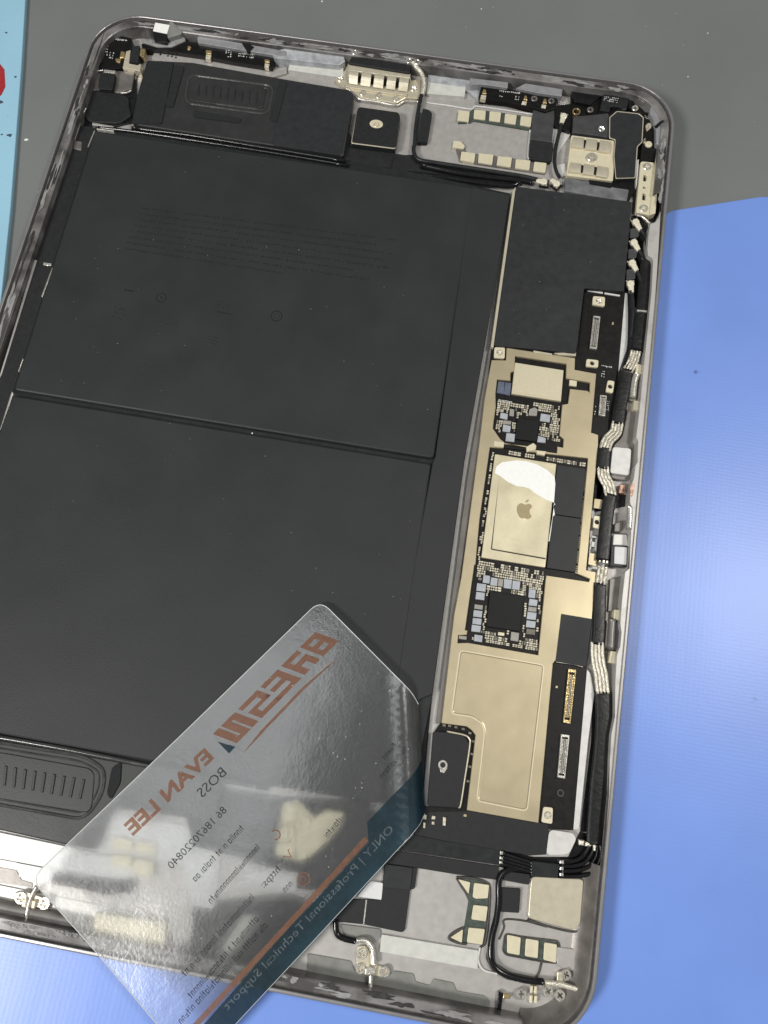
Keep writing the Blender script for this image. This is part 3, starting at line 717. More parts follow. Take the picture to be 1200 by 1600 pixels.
sleeve([(83.01,34.67),(82.72,28.34),(82.22,22.62),(82.11,18.34)], 3.4, 3.6)
wires([(82.06,18.88),(81.81,16.08),(80.04,13.40),(79.47,10.57)], 3.4, 3.2, 4, 'braid', 'braided_wire')
sleeve([(79.42,11.11),(79.36,8.21),(79.49,5.18)], 3.4, 3.6)
wires([(79.44,5.71),(80.03,3.14),(81.40,1.07),(82.17,-1.78)], 3.4, 3.2, 4, 'braid', 'braided_wire')
sleeve([(82.12,-1.27),(81.77,-6.21),(81.79,-14.77),(81.73,-19.16)], 3.4, 3.4)
wires([(82.05,-20.77),(81.96,-23.11),(81.85,-25.28)], 3.4, 2.7, 3, 'braid', 'braided_wire')
sleeve([(81.82,-24.95),(82.13,-29.65),(82.60,-36.02),(82.73,-40.45)], 3.4, 3.2)
wires([(82.51,-39.86),(83.07,-43.86),(84.22,-47.55),(85.11,-51.86)], 3.4, 3.4, 4, 'braid', 'braided_wire')
sleeve([(85.12,-51.39),(85.85,-55.68),(86.28,-63.11),(86.24,-71.90),(86.49,-81.85),(86.76,-85.99)], 3.2, 4.2, h=0.55)
for k, (a_, z_) in enumerate((([(85.50,-85.18),(85.39,-87.02),(84.01,-89.34),(81.92,-90.53),(79.33,-91.13)], 2.6), ([(86.37,-85.03),(86.48,-87.52),(84.98,-90.13),(82.46,-91.40),(79.42,-91.94)], 2.6), ([(87.28,-85.15),(87.43,-88.18),(85.94,-90.93),(83.14,-92.25),(79.54,-93.01)], 2.6), ([(88.02,-85.16),(88.36,-88.58),(86.92,-91.86),(83.99,-93.33),(79.66,-94.09)], 2.6))):
    tube('coax_wire', a_, z_, 0.5, 'black_gloss', bundle)
for q in ([(79.12,-90.74),(80.12,-90.56),(80.21,-91.37),(79.20,-91.46)], [(79.27,-92.03),(80.18,-91.87),(80.27,-92.68),(79.35,-92.76)], [(79.41,-93.32),(80.32,-93.16),(80.41,-93.96),(79.50,-94.04)]): prism('cable_band', q, 2.0, 3.15, 'silver', bundle, bev=0.2)
for q in ([(82.84,-85.51),(84.16,-85.44),(84.15,-86.61),(83.01,-86.65)], [(84.41,-85.65),(85.96,-85.63),(85.73,-86.50),(84.42,-86.65)], [(86.09,-85.69),(86.98,-85.70),(86.96,-87.28),(86.43,-87.29)]): prism('cable_band', q, 2.6, 3.7, 'braid', bundle, bev=0.25)
prism('cable_tape', [(72.84,-91.92),(79.21,-91.55),(79.11,-94.52),(73.02,-95.18)], 1.6, 3.05, 'black_plastic', bundle, bev=0.15)
for k in range(4):
    tube('coax_wire', [qmap([(65.74,-91.12),(72.97,-92.01),(73.30,-94.67),(65.82,-94.09)], t, (k + 0.5) / 4) for t in (0, .5, 1)], 2.7, 0.42, 'black_gloss', bundle)
for k in range(3):
    prism('cable_band', sub([(65.42,-90.98),(66.13,-90.94),(66.28,-94.06),(65.57,-94.10)], 0, k / 3 + 0.04, 1, (k + 1) / 3 - 0.06), 2.3, 3.1, 'silver', bundle, bev=0.12)
for q in ([(84.00,52.70),(86.81,52.86),(86.80,52.33),(84.04,52.17)], [(80.80,-19.26),(81.16,-19.24),(81.15,-19.86),(80.82,-19.84)], [(81.60,-19.12),(82.23,-19.07),(82.22,-19.86),(81.62,-19.89)], [(82.46,-19.11),(83.05,-19.08),(83.04,-19.83),(82.49,-19.82)]):
    prism('cable_band', q, 3.0, 4.3 if q[0][1] > 20 else 4.2, 'silver', bundle, bev=0.1)

# push-on coaxial plugs
def coax_plug(head, tail, z, cable=None):
    p_ = bpy.data.objects.new('coax_plug', None); COL.objects.link(p_); p_.parent = T
    h, t = Vector(head), Vector(tail)
    d = (t - h); L_ = d.length; d.normalize(); s = Vector((-d.y, d.x))
    r = 1.05
    prism('cap', circle(h, r, 16), z - 0.7, z, 'solder', p_, bev=0.18)
    poly = [h + s * 0.85, h + d * L_ * 0.55 + s * 0.72, t + s * 0.5, t - s * 0.5, h + d * L_ * 0.55 - s * 0.72, h - s * 0.85]
    prism('crimp', [(v.x, v.y) for v in poly], z - 0.65, z - 0.05, 'solder', p_, r=0.2, bev=0.2)
    b = Batch()
    for a in (-0.9, 0.9):
        c0 = h - d * 0.9 + s * a
        b.prism(circle((c0.x, c0.y), 0.28, 6), z - 0.9, z - 0.35)
    b.build('side_tabs', 'silver', p_)
    prism('seat', [(v.x, v.y) for v in (h - d * 1.5 + s * 1.3, h + d * 1.1 + s * 1.3, h + d * 1.1 - s * 1.3, h - d * 1.5 - s * 1.3)], z - 1.4, z - 0.72, 'pcb', p_)
    if cable: tube('cable', [tuple(t - d * 0.3)] + cable, z - 0.35, 0.55, 'black_plastic', p_)
coax_plug([(81.46,81.11)][0], [(83.24,78.52)][0], 3.7, [(84.69,76.54),(85.38,72.64),(85.81,67.49)])
coax_plug([(81.55,74.31)][0], [(83.33,71.77)][0], 3.7, [(84.55,69.57),(85.53,64.34),(85.52,60.24)])
coax_plug([(81.65,67.62)][0], [(83.37,65.06)][0], 3.7, [(84.47,62.10),(85.51,56.18),(85.32,52.12)])
coax_plug([(81.76,60.94)][0], [(82.39,57.79)][0], 3.7, [(82.97,54.73),(83.23,49.77),(83.23,43.83)])
for a, b in ((([(80.21,79.04),(82.00,79.56),(82.83,78.42),(82.79,76.71),(81.38,76.25),(80.32,75.86)]), 0), (([(80.27,72.26),(82.22,72.80),(82.78,71.63),(82.76,69.74),(80.47,69.04)]), 0), (([(80.33,65.58),(82.27,66.11),(83.00,64.99),(83.00,62.93),(80.55,62.20)]), 0)):
    prism('plug_base', a, 1.4, 3.0, 'flex_grey', T, r=0.4)
coax_plug([(53.90,90.24)][0], [(51.65,90.30)][0], 3.6)
coax_plug([(57.65,90.21)][0], [(55.82,91.46)][0], 3.6)
coax_plug([(57.05,114.15)][0], [(56.63,111.02)][0], 3.6, [(56.30,107.18),(56.02,102.32),(56.23,97.59),(57.07,94.59),(58.30,92.45)])

# black bed under the plugs and cables on the right
prism('cable_bed', [(80.55,84.23),(82.15,84.94),(85.31,82.65),(85.70,79.05),(85.67,73.92),(87.92,70.93),(88.38,60.82),(88.27,55.69),(84.21,55.00),(81.04,56.49),(80.57,61.54)], 1.3, 1.62, 'black_gloss', T, bev=0.05)
prism('cable_bed', [(81.14,23.20),(84.70,23.81),(84.53,20.04),(83.72,15.82),(81.64,12.52),(77.92,5.52),(78.10,-2.83),(79.10,-6.17),(87.78,-2.92),(87.68,0.06),(84.23,-0.54),(82.36,5.02),(81.44,11.02),(78.59,12.36),(80.98,19.43)], 1.3, 1.61, 'black_gloss', T, bev=0.05)
prism('cable_bed', [(83.10,-51.38),(88.59,-50.86),(88.94,-56.88),(88.38,-62.53),(90.12,-82.83),(83.46,-83.99),(83.88,-63.32)] , 1.3, 1.6, 'black_gloss', T, bev=0.05)
prism('cable_bed', [(83.45,-27.50),(87.67,-26.77),(87.92,-31.26),(88.08,-43.83),(88.25,-50.94),(87.27,-51.11),(84.62,-39.38)], 1.3, 1.59, 'trough', T, bev=0.05)
prism('cable_bed', [(83.38,-84.00),(89.24,-84.25),(88.18,-91.54),(86.30,-94.75),(73.12,-95.83),(65.84,-94.62),(65.35,-90.96),(73.45,-91.21),(81.33,-89.83)], 1.3, 1.63, 'black_gloss', T, bev=0.05)

# side parts: buttons, springs, microphone
for q, m_, z1 in (([(85.57,36.74),(86.96,36.72),(86.98,33.76),(85.38,33.69)], 'pad_cream', 3.6), ([(85.82,25.99),(87.38,25.96),(87.33,23.31),(85.79,23.30)], 'pad_cream', 3.6),
                  ([(85.82,-30.95),(87.29,-30.82),(87.30,-33.45),(85.86,-33.51)], 'pad_cream', 3.6), ([(85.96,-41.27),(87.29,-41.22),(87.29,-44.21),(85.68,-44.23)], 'pad_cream', 3.6)):
    prism('spring_contact', q, 1.4, z1, m_, T, r=0.3, bev=0.2)
tube('rod', [(85.87,33.66),(85.41,31.04),(85.38,26.24)], 3.2, 1.0, 'silver', T)
tube('rod', [(85.68,-33.58),(85.76,-36.97),(85.93,-40.99)], 3.2, 1.0, 'trough', T, seg=12)
tube('rod', [(84.73,-34.06),(84.78,-37.12),(84.88,-40.81)], 2.8, 0.5, 'trough', T)
prism('rod_cover', [(86.46,-33.67),(87.56,-33.65),(88.05,-36.28),(88.11,-39.64),(87.39,-40.85),(86.48,-40.93)], 1.4, 3.5, 'flex_grey', T, r=0.5, bev=0.2)
prism('button_plate', [(81.45,11.86),(86.36,12.19),(86.50,4.61),(81.48,4.49)], 1.4, 3.4, 'plate_light', T, r=0.9, bev=0.12)
prism('button_tray', [(84.53,23.07),(87.65,23.60),(87.55,15.98),(88.07,14.79),(88.41,9.04),(87.99,8.06),(87.78,4.62),(86.30,3.48),(82.29,3.32),(81.63,4.99),(81.69,12.32),(83.85,15.53)], 1.4, 2.4, 'trough', T, r=0.8, bev=0.2)
prism('copper_foot', [(84.35,2.14),(86.16,2.31),(86.25,-0.14),(84.23,-0.49)], 1.4, 2.8, 'copper', T, r=0.5, bev=0.25)
prism('copper_leaf', [(86.53,1.76),(87.35,1.73),(87.37,-0.36),(86.95,-1.99),(86.48,-1.38),(86.38,0.69)], 5.5, 5.72, 'copper', T, bev=0.05)
tube('pin', [(86.80,-4.44),(87.06,-7.29),(87.16,-10.52)], 5.2, 0.75, 'silver', T)
prism('foot', [(84.02,-8.58),(86.15,-7.63),(86.25,-9.74),(85.44,-10.94),(84.06,-10.89)], 1.4, 3.0, 'trough', T, r=0.6, bev=0.25)
prism('foot', [(84.02,-11.47),(87.47,-11.06),(88.01,-14.03),(84.12,-14.51)], 1.4, 2.8, 'plate_light', T, r=0.4, bev=0.25)
mic = bpy.data.objects.new('side_switch', None); COL.objects.link(mic); mic.parent = T
prism('frame', [(83.64,-14.82),(88.17,-14.29),(88.29,-19.69),(83.89,-20.07)], 1.4, 3.4, 'black_plastic', mic, r=0.3, bev=0.1)
prism('button', [(84.42,-15.03),(87.53,-14.70),(87.76,-19.26),(84.72,-19.45)], 3.2, 3.8, 'label_white', mic, r=0.25, bev=0.12)
prism('flex_tail', [(80.90,-2.96),(83.86,-2.91),(83.78,-5.34),(80.84,-5.48)], 2.2, 3.3, 'flex_grey', T, r=0.3)
prism('trough_wall', [(84.38,-23.28),(87.53,-21.80),(87.75,-26.24),(87.83,-31.01),(84.64,-31.56)], 1.4, 2.2, 'trough', T, bev=0.2)

# ------------------------------------------------------------------ top edge, left to right
prism('corner_flex', [(-84.68,117.88),(-83.92,121.11),(-78.01,120.50),(-75.75,111.96),(-78.23,109.09),(-81.18,108.01),(-85.59,107.85),(-84.82,110.92),(-84.36,114.45)], 1.4, 3.6, 'pcb', T, r=0.5)
bt = Batch()
scribble(bt, [(-82.98,120.06),(-79.13,120.20),(-78.94,118.74),(-82.79,118.59)], 3.602, 1, 0.95, 0.16, 2)
scribble(bt, [(-85.14,116.70),(-83.97,116.90),(-83.20,112.57),(-84.49,112.84)], 3.602, 4, 0.9, 0.4, 3)
scribble(bt, [(-83.32,114.52),(-81.70,114.55),(-81.32,111.65),(-83.00,111.86)], 3.602, 3, 0.8, 0.3, 4)
scribble(bt, [(-48.22,121.03),(-45.85,122.17),(-45.42,118.54),(-47.70,117.91)], 3.602, 4, 0.8, 0.3, 5)
scribble(bt, [(-44.11,120.73),(-38.85,121.62),(-38.86,118.90),(-43.92,119.04)], 3.602, 2, 0.95, 0.1, 6)
scribble(bt, [(36.91,120.38),(43.30,120.65),(43.26,119.45),(36.87,119.23)], 3.602, 1, 0.95, 0.09, 7)
scribble(bt, [(36.60,118.33),(38.94,118.34),(38.87,117.38),(36.65,117.39)], 3.602, 1, 0.9, 0.25, 8)
scribble(bt, [(41.96,118.99),(43.51,119.02),(43.37,117.10),(41.82,117.07)], 3.602, 2, 0.8, 0.3, 9)
scribble(bt, [(54.87,119.13),(57.74,119.20),(57.73,117.75),(55.01,117.91)], 3.602, 2, 0.9, 0.2, 10)
scribble(bt, [(68.32,122.93),(73.03,123.02),(72.58,120.67),(68.16,121.16)], 3.902, 3, 0.95, 0.12, 11)
scribble(bt, [(80.82,118.37),(83.59,117.20),(83.49,116.37),(80.93,117.16)], 3.602, 2, 0.8, 0.2, 12)
bt.build('flex_print', 'print_white', T)
def blob(name, q, z, m, parent): return prism(name, q, 2.4, z, m, parent, r=0.5, bev=0.3)
for q in ([(-80.08,115.00),(-78.66,114.99),(-78.22,112.60),(-79.71,112.10)], [(-81.13,112.11),(-79.13,112.20),(-79.08,110.49),(-80.37,110.77)], [(-74.36,117.20),(-72.48,117.02),(-72.40,113.58),(-74.00,114.29)], [(-60.17,120.58),(-58.89,120.30),(-59.13,118.77),(-59.96,118.88)], [(-54.32,119.83),(-52.32,119.92),(-52.12,118.22),(-53.98,118.40)], [(-35.71,119.51),(-33.87,119.33),(-33.81,118.12),(-35.41,118.09)],
          [(32.04,119.46),(32.90,119.41),(33.23,117.56),(31.68,117.58)], [(44.57,119.29),(45.28,119.22),(45.66,117.39),(44.26,117.43)], [(50.40,119.08),(51.19,118.98),(51.56,117.15),(50.09,117.19)]):
    blob('spring_finger', q, 4.0, 'gold', T)
for q in ([(-53.75,118.20),(-52.03,118.10),(-52.16,116.60),(-53.61,116.75)], [(-35.28,117.97),(-33.76,117.84),(-33.76,116.52),(-35.07,116.64)], [(31.65,117.30),(33.20,117.32),(33.16,115.94),(31.53,115.95)], [(44.16,117.13),(45.55,117.18),(45.41,115.83),(44.01,115.88)], [(50.06,116.90),(51.46,116.85),(51.30,115.56),(49.98,115.66)]):
    prism('finger_base', q, 2.4, 3.8, 'component', T, bev=0.1)
prism('corner_bracket', [(-78.39,115.25),(-77.15,115.95),(-76.30,110.92),(-73.55,110.75),(-72.74,111.52),(-72.20,108.69),(-77.83,109.05)], 1.4, 3.8, 'clip_cream', T, bev=0.12)
prism('foam_block', [(-76.71,117.09),(-74.62,117.68),(-73.35,111.25),(-76.10,111.28)], 1.4, 4.2, 'foam', T, r=0.3)
cam_b = bpy.data.objects.new('sensor_block', None); COL.objects.link(cam_b); cam_b.parent = T
prism('housing', [(-71.47,122.92),(-71.24,125.96),(-66.31,125.78),(-66.05,119.11),(-70.17,119.41)], 1.4, 5.6, 'black_gloss', cam_b, r=0.3, bev=0.15)
prism('window', [(-71.19,125.54),(-66.50,125.33),(-66.54,121.93),(-71.08,122.26)], 5.3, 5.8, 'reflection_white', cam_b, r=0.2, bev=0.1)  # bright glint on the window put into its white colour
prism('skirt', [(-66.91,127.23),(-65.90,126.79),(-61.91,123.85),(-62.42,122.61),(-65.97,120.52),(-67.28,123.30)], 1.4, 5.7, 'tape_clear', cam_b, r=0.4, bev=0.3)
prism('collar', [(-75.04,120.85),(-70.95,120.79),(-66.74,120.25),(-61.87,123.56),(-61.13,122.19),(-64.82,119.08),(-69.08,118.27),(-74.22,119.24)], 1.4, 4.1, 'residue_grey', T, r=0.6, bev=0.3)
prism('small_block', [(-83.88,105.68),(-79.48,106.71),(-79.12,104.93),(-78.60,100.21),(-82.98,99.95)], 1.4, 4.1, 'tape_black', T, r=0.5, bev=0.15)
prism('block_edge', [(-83.17,107.06),(-79.52,107.28),(-79.41,106.14),(-82.74,106.06)], 2.0, 4.2, 'silver', T, bev=0.1)
prism('corner_bed', [(-89.65,105.47),(-86.47,108.70),(-74.18,110.03),(-69.85,92.01),(-76.24,89.04),(-82.53,88.69),(-81.74,81.59),(-86.54,80.32),(-86.79,86.79),(-87.82,93.23)], 1.35, 1.9, 'black_gloss', T, r=0.6, bev=0.1)
prism('corner_tape', [(-87.32,98.29),(-86.29,100.39),(-83.91,100.55),(-79.12,100.73),(-75.83,100.47),(-73.79,99.61),(-72.51,95.54),(-71.15,93.41),(-74.18,89.84),(-78.45,89.44),(-82.29,88.93),(-84.51,89.73),(-86.54,92.70)], 1.4, 2.7, 'tape_black', T, r=1.6, bev=0.3, seg=6)
prism('corner_plate', [(-88.94,103.91),(-86.61,107.23),(-84.47,108.33),(-74.56,109.26),(-73.74,103.08),(-77.17,100.82),(-84.04,100.86),(-86.10,99.55)], 1.35, 2.6, 'trough', T, bev=0.2)
tube('wire_loop', [(-88.28,103.26),(-87.33,105.37),(-85.31,106.83),(-83.66,107.45)], 3.4, 0.22, 'silver', T)
tube('wire_loop', [(-85.01,93.05),(-85.47,90.15),(-85.34,85.50),(-85.35,81.10)], 3.4, 0.22, 'silver', T)
tube('wire_loop', [(-73.44,101.67),(-74.40,100.79),(-76.26,100.24)], 3.2, 0.3, 'silver', T)
prism('edge_glint', [(-81.63,88.08),(-75.13,87.92),(-75.14,87.22),(-81.49,87.31)], 2.0, 3.7, 'silver', T, bev=0.1)
prism('edge_glint', [(-80.11,86.62),(-74.58,86.62),(-74.52,86.12),(-79.76,86.07)], 2.0, 3.6, 'silver', T, bev=0.1)
prism('latch', [(-85.40,81.27),(-83.02,81.21),(-82.34,78.12),(-84.97,78.36)], 1.4, 3.4, 'trough', T, r=0.4, bev=0.2)
prism('side_tape', [(-86.85,81.32),(-83.28,82.70),(-81.65,74.57),(-79.90,57.07),(-83.81,42.11),(-84.81,43.35),(-86.22,72.28)], 1.4, 2.8, 'black_gloss', T, r=0.5, bev=0.2)

prism('antenna_flex', [(-74.57,119.08),(-63.70,120.41),(-61.64,122.00),(-57.67,122.42),(-32.92,122.12),(-32.56,116.69),(-44.66,116.95),(-55.30,117.61),(-68.29,117.65),(-73.88,117.21)], 1.4, 3.6, 'pcb', T, r=0.4, bev=0.08)
bt = Batch()
for c in [(-68.49,117.28),(-66.03,117.20),(-64.80,117.21),(-63.46,117.04)]: bt.prism(circle(c, 0.35, 6), 1.3, 2.2)
bt.build('rivet_bumps', 'silver', T)
prism('pan_step', [(-70.30,118.29),(-55.85,118.49),(-32.20,117.78),(-28.90,119.32),(-28.40,116.95),(-34.88,113.42),(-60.07,114.07),(-71.06,115.68)], 1.3, 2.2, 'aluminium', T, r=0.3, bev=0.1)
prism('wall_plate', [(-57.65,123.34),(-56.96,123.85),(-43.91,123.41),(-29.28,122.67),(-28.81,120.39),(-56.97,121.37)], 1.4, 4.6, 'wall_grey', T, r=0.3, bev=0.12)
prism('wall_notch', [(-43.47,123.21),(-41.17,123.20),(-39.39,122.41),(-40.37,120.48),(-41.42,120.69)], 3.0, 4.9, 'black_gloss', T, bev=0.15)
prism('silver_tape', [(-33.93,121.88),(-28.08,124.59),(-12.16,124.96),(-11.02,122.07),(-12.48,120.36),(-32.65,119.65)], 1.4, 4.5, 'tape_silver', T, bev=0.1)
prism('silver_tape', [(-28.14,121.75),(-11.75,122.19),(-10.86,118.53),(-11.31,117.73),(-17.29,117.69),(-28.13,117.82)], 1.3, 2.6, 'foam_pale', T, bev=0.08)
# five-finger ground clip
clip = bpy.data.objects.new('ground_clip', None); COL.objects.link(clip); clip.parent = T
prism('base_plate', [(-12.95,117.89),(-10.88,120.68),(-10.44,123.70),(9.05,123.06),(9.79,120.27),(12.64,121.72),(13.43,115.58),(12.70,114.02),(9.20,113.81),(6.66,111.33),(-4.60,111.48),(-7.37,113.61),(-9.64,114.09),(-13.06,116.42)], 1.35, 2.4, 'clip_cream', clip, r=0.4, bev=0.12)
prism('top_bar', [(-9.96,121.63),(9.34,121.20),(9.58,119.31),(-9.41,119.10)], 2.4, 4.2, 'clip_cream', clip, bev=0.2)
prism('front_bar', [(-9.72,115.32),(9.49,114.81),(9.47,113.95),(-9.49,114.11)], 2.3, 3.0, 'clip_cream', clip, bev=0.1)
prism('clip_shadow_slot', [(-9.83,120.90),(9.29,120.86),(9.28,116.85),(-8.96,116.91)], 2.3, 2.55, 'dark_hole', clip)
def finger(q, z_, parent, m='clip_cream'):
    V, F = [], []
    n = 8
    for i in range(n + 1):
        t = i / n
        zz = z_ - 1.3 * t ** 2.5 + 0.25 * math.sin(t * math.pi)
        for u in (0.02, 0.98):
            x, y = qmap(q, u, t); V += [(x, y, zz), (x, y, zz - 0.22)]
    for i in range(n):
        a = i * 4
        F += [(a, a + 2, a + 6, a + 4)[::-1], (a + 1, a + 5, a + 7, a + 3)[::-1], (a, a + 4, a + 5, a + 1)[::-1], (a + 2, a + 3, a + 7, a + 6)[::-1]]
    F += [(0, 1, 3, 2), (n * 4, n * 4 + 2, n * 4 + 3, n * 4 + 1)]
    o_ = link_mesh('finger', V, F, m, parent)
for q in ([(-9.48,119.39),(-6.20,119.46),(-6.01,115.63),(-8.72,115.75)], [(-5.24,119.62),(-2.16,119.46),(-2.05,115.53),(-5.13,115.58)], [(-1.28,119.61),(1.79,119.50),(1.89,115.52),(-1.19,115.57)], [(2.69,119.50),(5.55,119.41),(5.59,115.67),(2.73,115.66)], [(6.45,119.46),(9.42,119.33),(9.40,115.64),(6.50,115.63)]):
    finger(q, 4.15, clip)
for c in [(-11.58,117.14),(11.05,117.29),(-4.01,113.11),(0.94,112.99),(6.30,112.75)]: screw(c, 2.75, 0.95, clip)
tube('trim', [(-9.70,114.46),(-7.31,113.33),(-4.72,111.13),(1.01,111.00),(6.77,110.69),(9.01,112.54),(13.42,113.19)], 2.2, 0.32, 'silver', clip)
prism('clip_cover', [(-9.49,123.13),(-7.38,126.12),(7.06,126.30),(9.06,124.21),(9.34,120.58),(-9.83,121.12)], 2.4, 4.9, 'tape_black', clip, r=0.6, bev=0.3)
for c in [(-8.48,124.71),(8.35,124.33),(10.91,124.28)]:
    holed('eyelet', circle(c, 1.0, 16), [circle(c, 0.55, 16)], 5.0, 5.8, 'silver', T, bev=0.1)
tube('antenna_wire', [(9.58,124.28),(10.77,123.02),(12.57,121.63),(13.83,119.20),(14.12,116.38),(13.94,114.58)], [5.2, 4.9, 4.5, 4.0, 3.6, 3.3], 0.72, 'braid', T)
tube('antenna_cable', [(13.83,115.83),(13.74,111.06),(13.98,103.59),(14.64,97.23)] + [(14.53,96.01),(15.16,93.61),(17.05,91.88),(21.66,91.67),(33.10,91.54),(46.36,91.36),(50.54,91.05),(52.07,90.86)], 3.0, 0.62, 'black_plastic', T)
tube('antenna_cable', [(17.67,90.51),(27.70,89.74),(39.06,89.87),(46.57,90.25),(50.73,90.06)], 2.4, 0.9, 'black_gloss', T)
tube('antenna_cable', [(14.01,87.19),(24.23,87.58),(37.48,87.59),(44.95,88.19),(47.65,90.66)], 2.2, 0.8, 'black_gloss', T)

# square block with dot
sqb = bpy.data.objects.new('square_block', None); COL.objects.link(sqb); sqb.parent = T
prism('body', [(-4.01,106.54),(8.34,106.57),(9.12,104.69),(9.43,93.39),(-3.79,93.15),(-4.17,105.25)], 1.35, 4.1, 'black_plastic', sqb, r=0.6, bev=0.1)
ro = rounded([(-4.03,106.63),(8.33,106.66),(9.11,104.78),(9.41,93.47),(-3.81,93.24),(-4.19,105.34)], 0.6)
holed('trim', ro, [inset(ro, 0.35)], 3.8, 4.22, 'clip_cream', sqb, bev=0.06)
prism('cover', [(-3.90,106.37),(8.30,106.37),(9.06,104.59),(9.44,93.76),(-3.62,93.55),(-4.13,105.07)], 4.0, 4.32, 'tape_black', sqb, r=0.8, bev=0.06)
c = [(2.39,101.14)][0]
prism('washer', circle(c, 2.0, 22, 0.75), 4.2, 4.36, 'pad_cream', sqb, bev=0.03)
screw((c[0] + 0.1, c[1] - 0.35), 4.6, 0.85, sqb, 'clip_cream')
prism('flat_cable', [(-7.04,98.20),(-4.92,98.32),(-4.36,94.25),(1.24,93.27),(9.07,94.23),(9.04,88.32),(-5.50,86.98)], 1.35, 2.4, 'tape_black', T, r=0.5, bev=0.1)
prism('flat_cable', [(8.03,93.08),(10.23,93.78),(11.80,93.59),(14.96,94.26),(18.14,90.02),(18.27,86.89),(1.61,85.87),(-5.55,87.14)], 1.3, 2.1, 'tape_black', T, r=0.4, bev=0.1)
prism('flat_cable', [(13.72,93.59),(15.22,93.85),(17.31,92.83),(33.07,92.33),(45.91,92.93),(46.90,88.18),(38.38,86.95),(14.85,86.76)], 1.3, 2.0, 'tape_black', T, bev=0.1)

# contact rows in the middle plate
def pads(quads, z, name='contact_pad'):
    for q in quads: prism(name, q, 1.35, z, 'pad_cream', T, r=0.3, bev=0.06)
prism('pad_board', [(25.58,112.15),(29.06,112.41),(30.06,113.62),(47.77,113.68),(48.09,108.90),(44.67,109.02),(30.65,109.47),(29.99,108.65),(26.15,107.76)], 1.3, 1.9, 'pcb_green', T, r=0.3)
pads([[(25.64,112.02),(29.06,112.08),(29.25,108.39),(25.88,108.29)], [(30.28,113.09),(33.81,113.21),(34.05,109.86),(30.55,109.83)], [(34.98,113.22),(38.47,113.29),(38.54,109.87),(35.21,109.87)], [(39.66,113.16),(43.22,113.24),(43.28,109.73),(39.85,109.90)], [(44.47,113.13),(47.79,113.22),(47.85,109.67),(44.58,109.86)]], 2.3)
prism('pad_board', [(25.91,100.83),(29.31,100.02),(30.02,97.84),(33.08,97.90),(54.07,98.26),(54.17,94.21),(28.79,94.43)], 1.3, 1.8, 'trough', T, r=0.3)
pads([[(25.86,100.93),(27.96,101.01),(29.40,99.60),(29.25,98.56),(25.79,98.53)], [(28.67,97.55),(32.88,97.57),(32.93,94.26),(28.74,94.46)], [(33.81,97.78),(38.22,97.98),(38.29,94.44),(34.08,94.54)], [(39.56,97.70),(43.73,97.95),(43.80,94.47),(39.60,94.57)], [(44.92,97.56),(49.27,97.80),(49.31,94.41),(45.10,94.42)], [(50.44,97.59),(54.07,97.71),(54.05,94.32),(50.45,94.34)]], 2.3)
tube('plate_seam', [(15.53,113.83),(22.22,113.86),(28.72,113.67),(30.01,114.22),(31.65,115.12),(47.88,115.01)], 1.5, 0.28, 'plate_light', T)
tube('plate_seam', [(29.97,114.55),(31.60,115.45),(47.84,115.34)], 1.4, 0.16, 'gasket', T)
prism('foam_pad', [(14.92,110.31),(16.81,110.16),(18.02,109.14),(18.19,98.57),(15.31,98.26)], 1.35, 2.9, 'foam', T, r=0.5)
prism('foam_strip', [(15.00,120.56),(26.62,120.59),(26.75,117.06),(15.17,116.25)], 1.3, 2.5, 'foam_pale', T, bev=0.08)
prism('silver_tape', [(14.36,125.59),(18.15,126.71),(27.00,125.76),(31.12,121.62),(30.95,117.29),(26.66,119.91),(14.84,120.08)], 1.35, 2.3, 'tape_silver', T, bev=0.1)
prism('antenna_flex', [(31.08,121.61),(38.95,121.21),(48.38,120.41),(54.19,120.44),(54.46,116.38),(51.40,114.59),(47.64,115.36),(39.96,116.43),(31.26,116.19)], 1.4, 3.6, 'pcb', T, r=0.3, bev=0.08)
for c in [(47.59,118.66),(52.73,118.68)]: screw(c, 3.85, 1.0, T, 'trough')
prism('wall_plate', [(27.38,122.10),(39.03,122.43),(39.14,120.35),(31.14,120.34),(28.11,119.73)], 1.4, 4.6, 'wall_grey', T, r=0.3, bev=0.12)
prism('wall_plate', [(41.58,120.67),(44.21,122.92),(55.47,122.63),(55.50,119.98),(48.24,120.03)], 1.4, 4.6, 'wall_grey', T, r=0.3, bev=0.12)
prism('flat_cable', [(47.81,115.82),(54.34,116.92),(54.68,104.64),(48.31,104.58)], 1.4, 2.9, 'flex_grey', T, r=0.3)
prism('flat_cable', [(48.33,104.39),(54.99,104.60),(55.41,98.30),(54.44,97.86),(48.81,97.72)], 1.4, 2.95, 'tape_black', T, r=0.5)
tube('plate_seam', [(47.91,108.91),(48.28,100.64),(48.89,98.83),(51.42,98.44),(55.58,98.69)], 1.6, 0.3, 'plate_light', T)

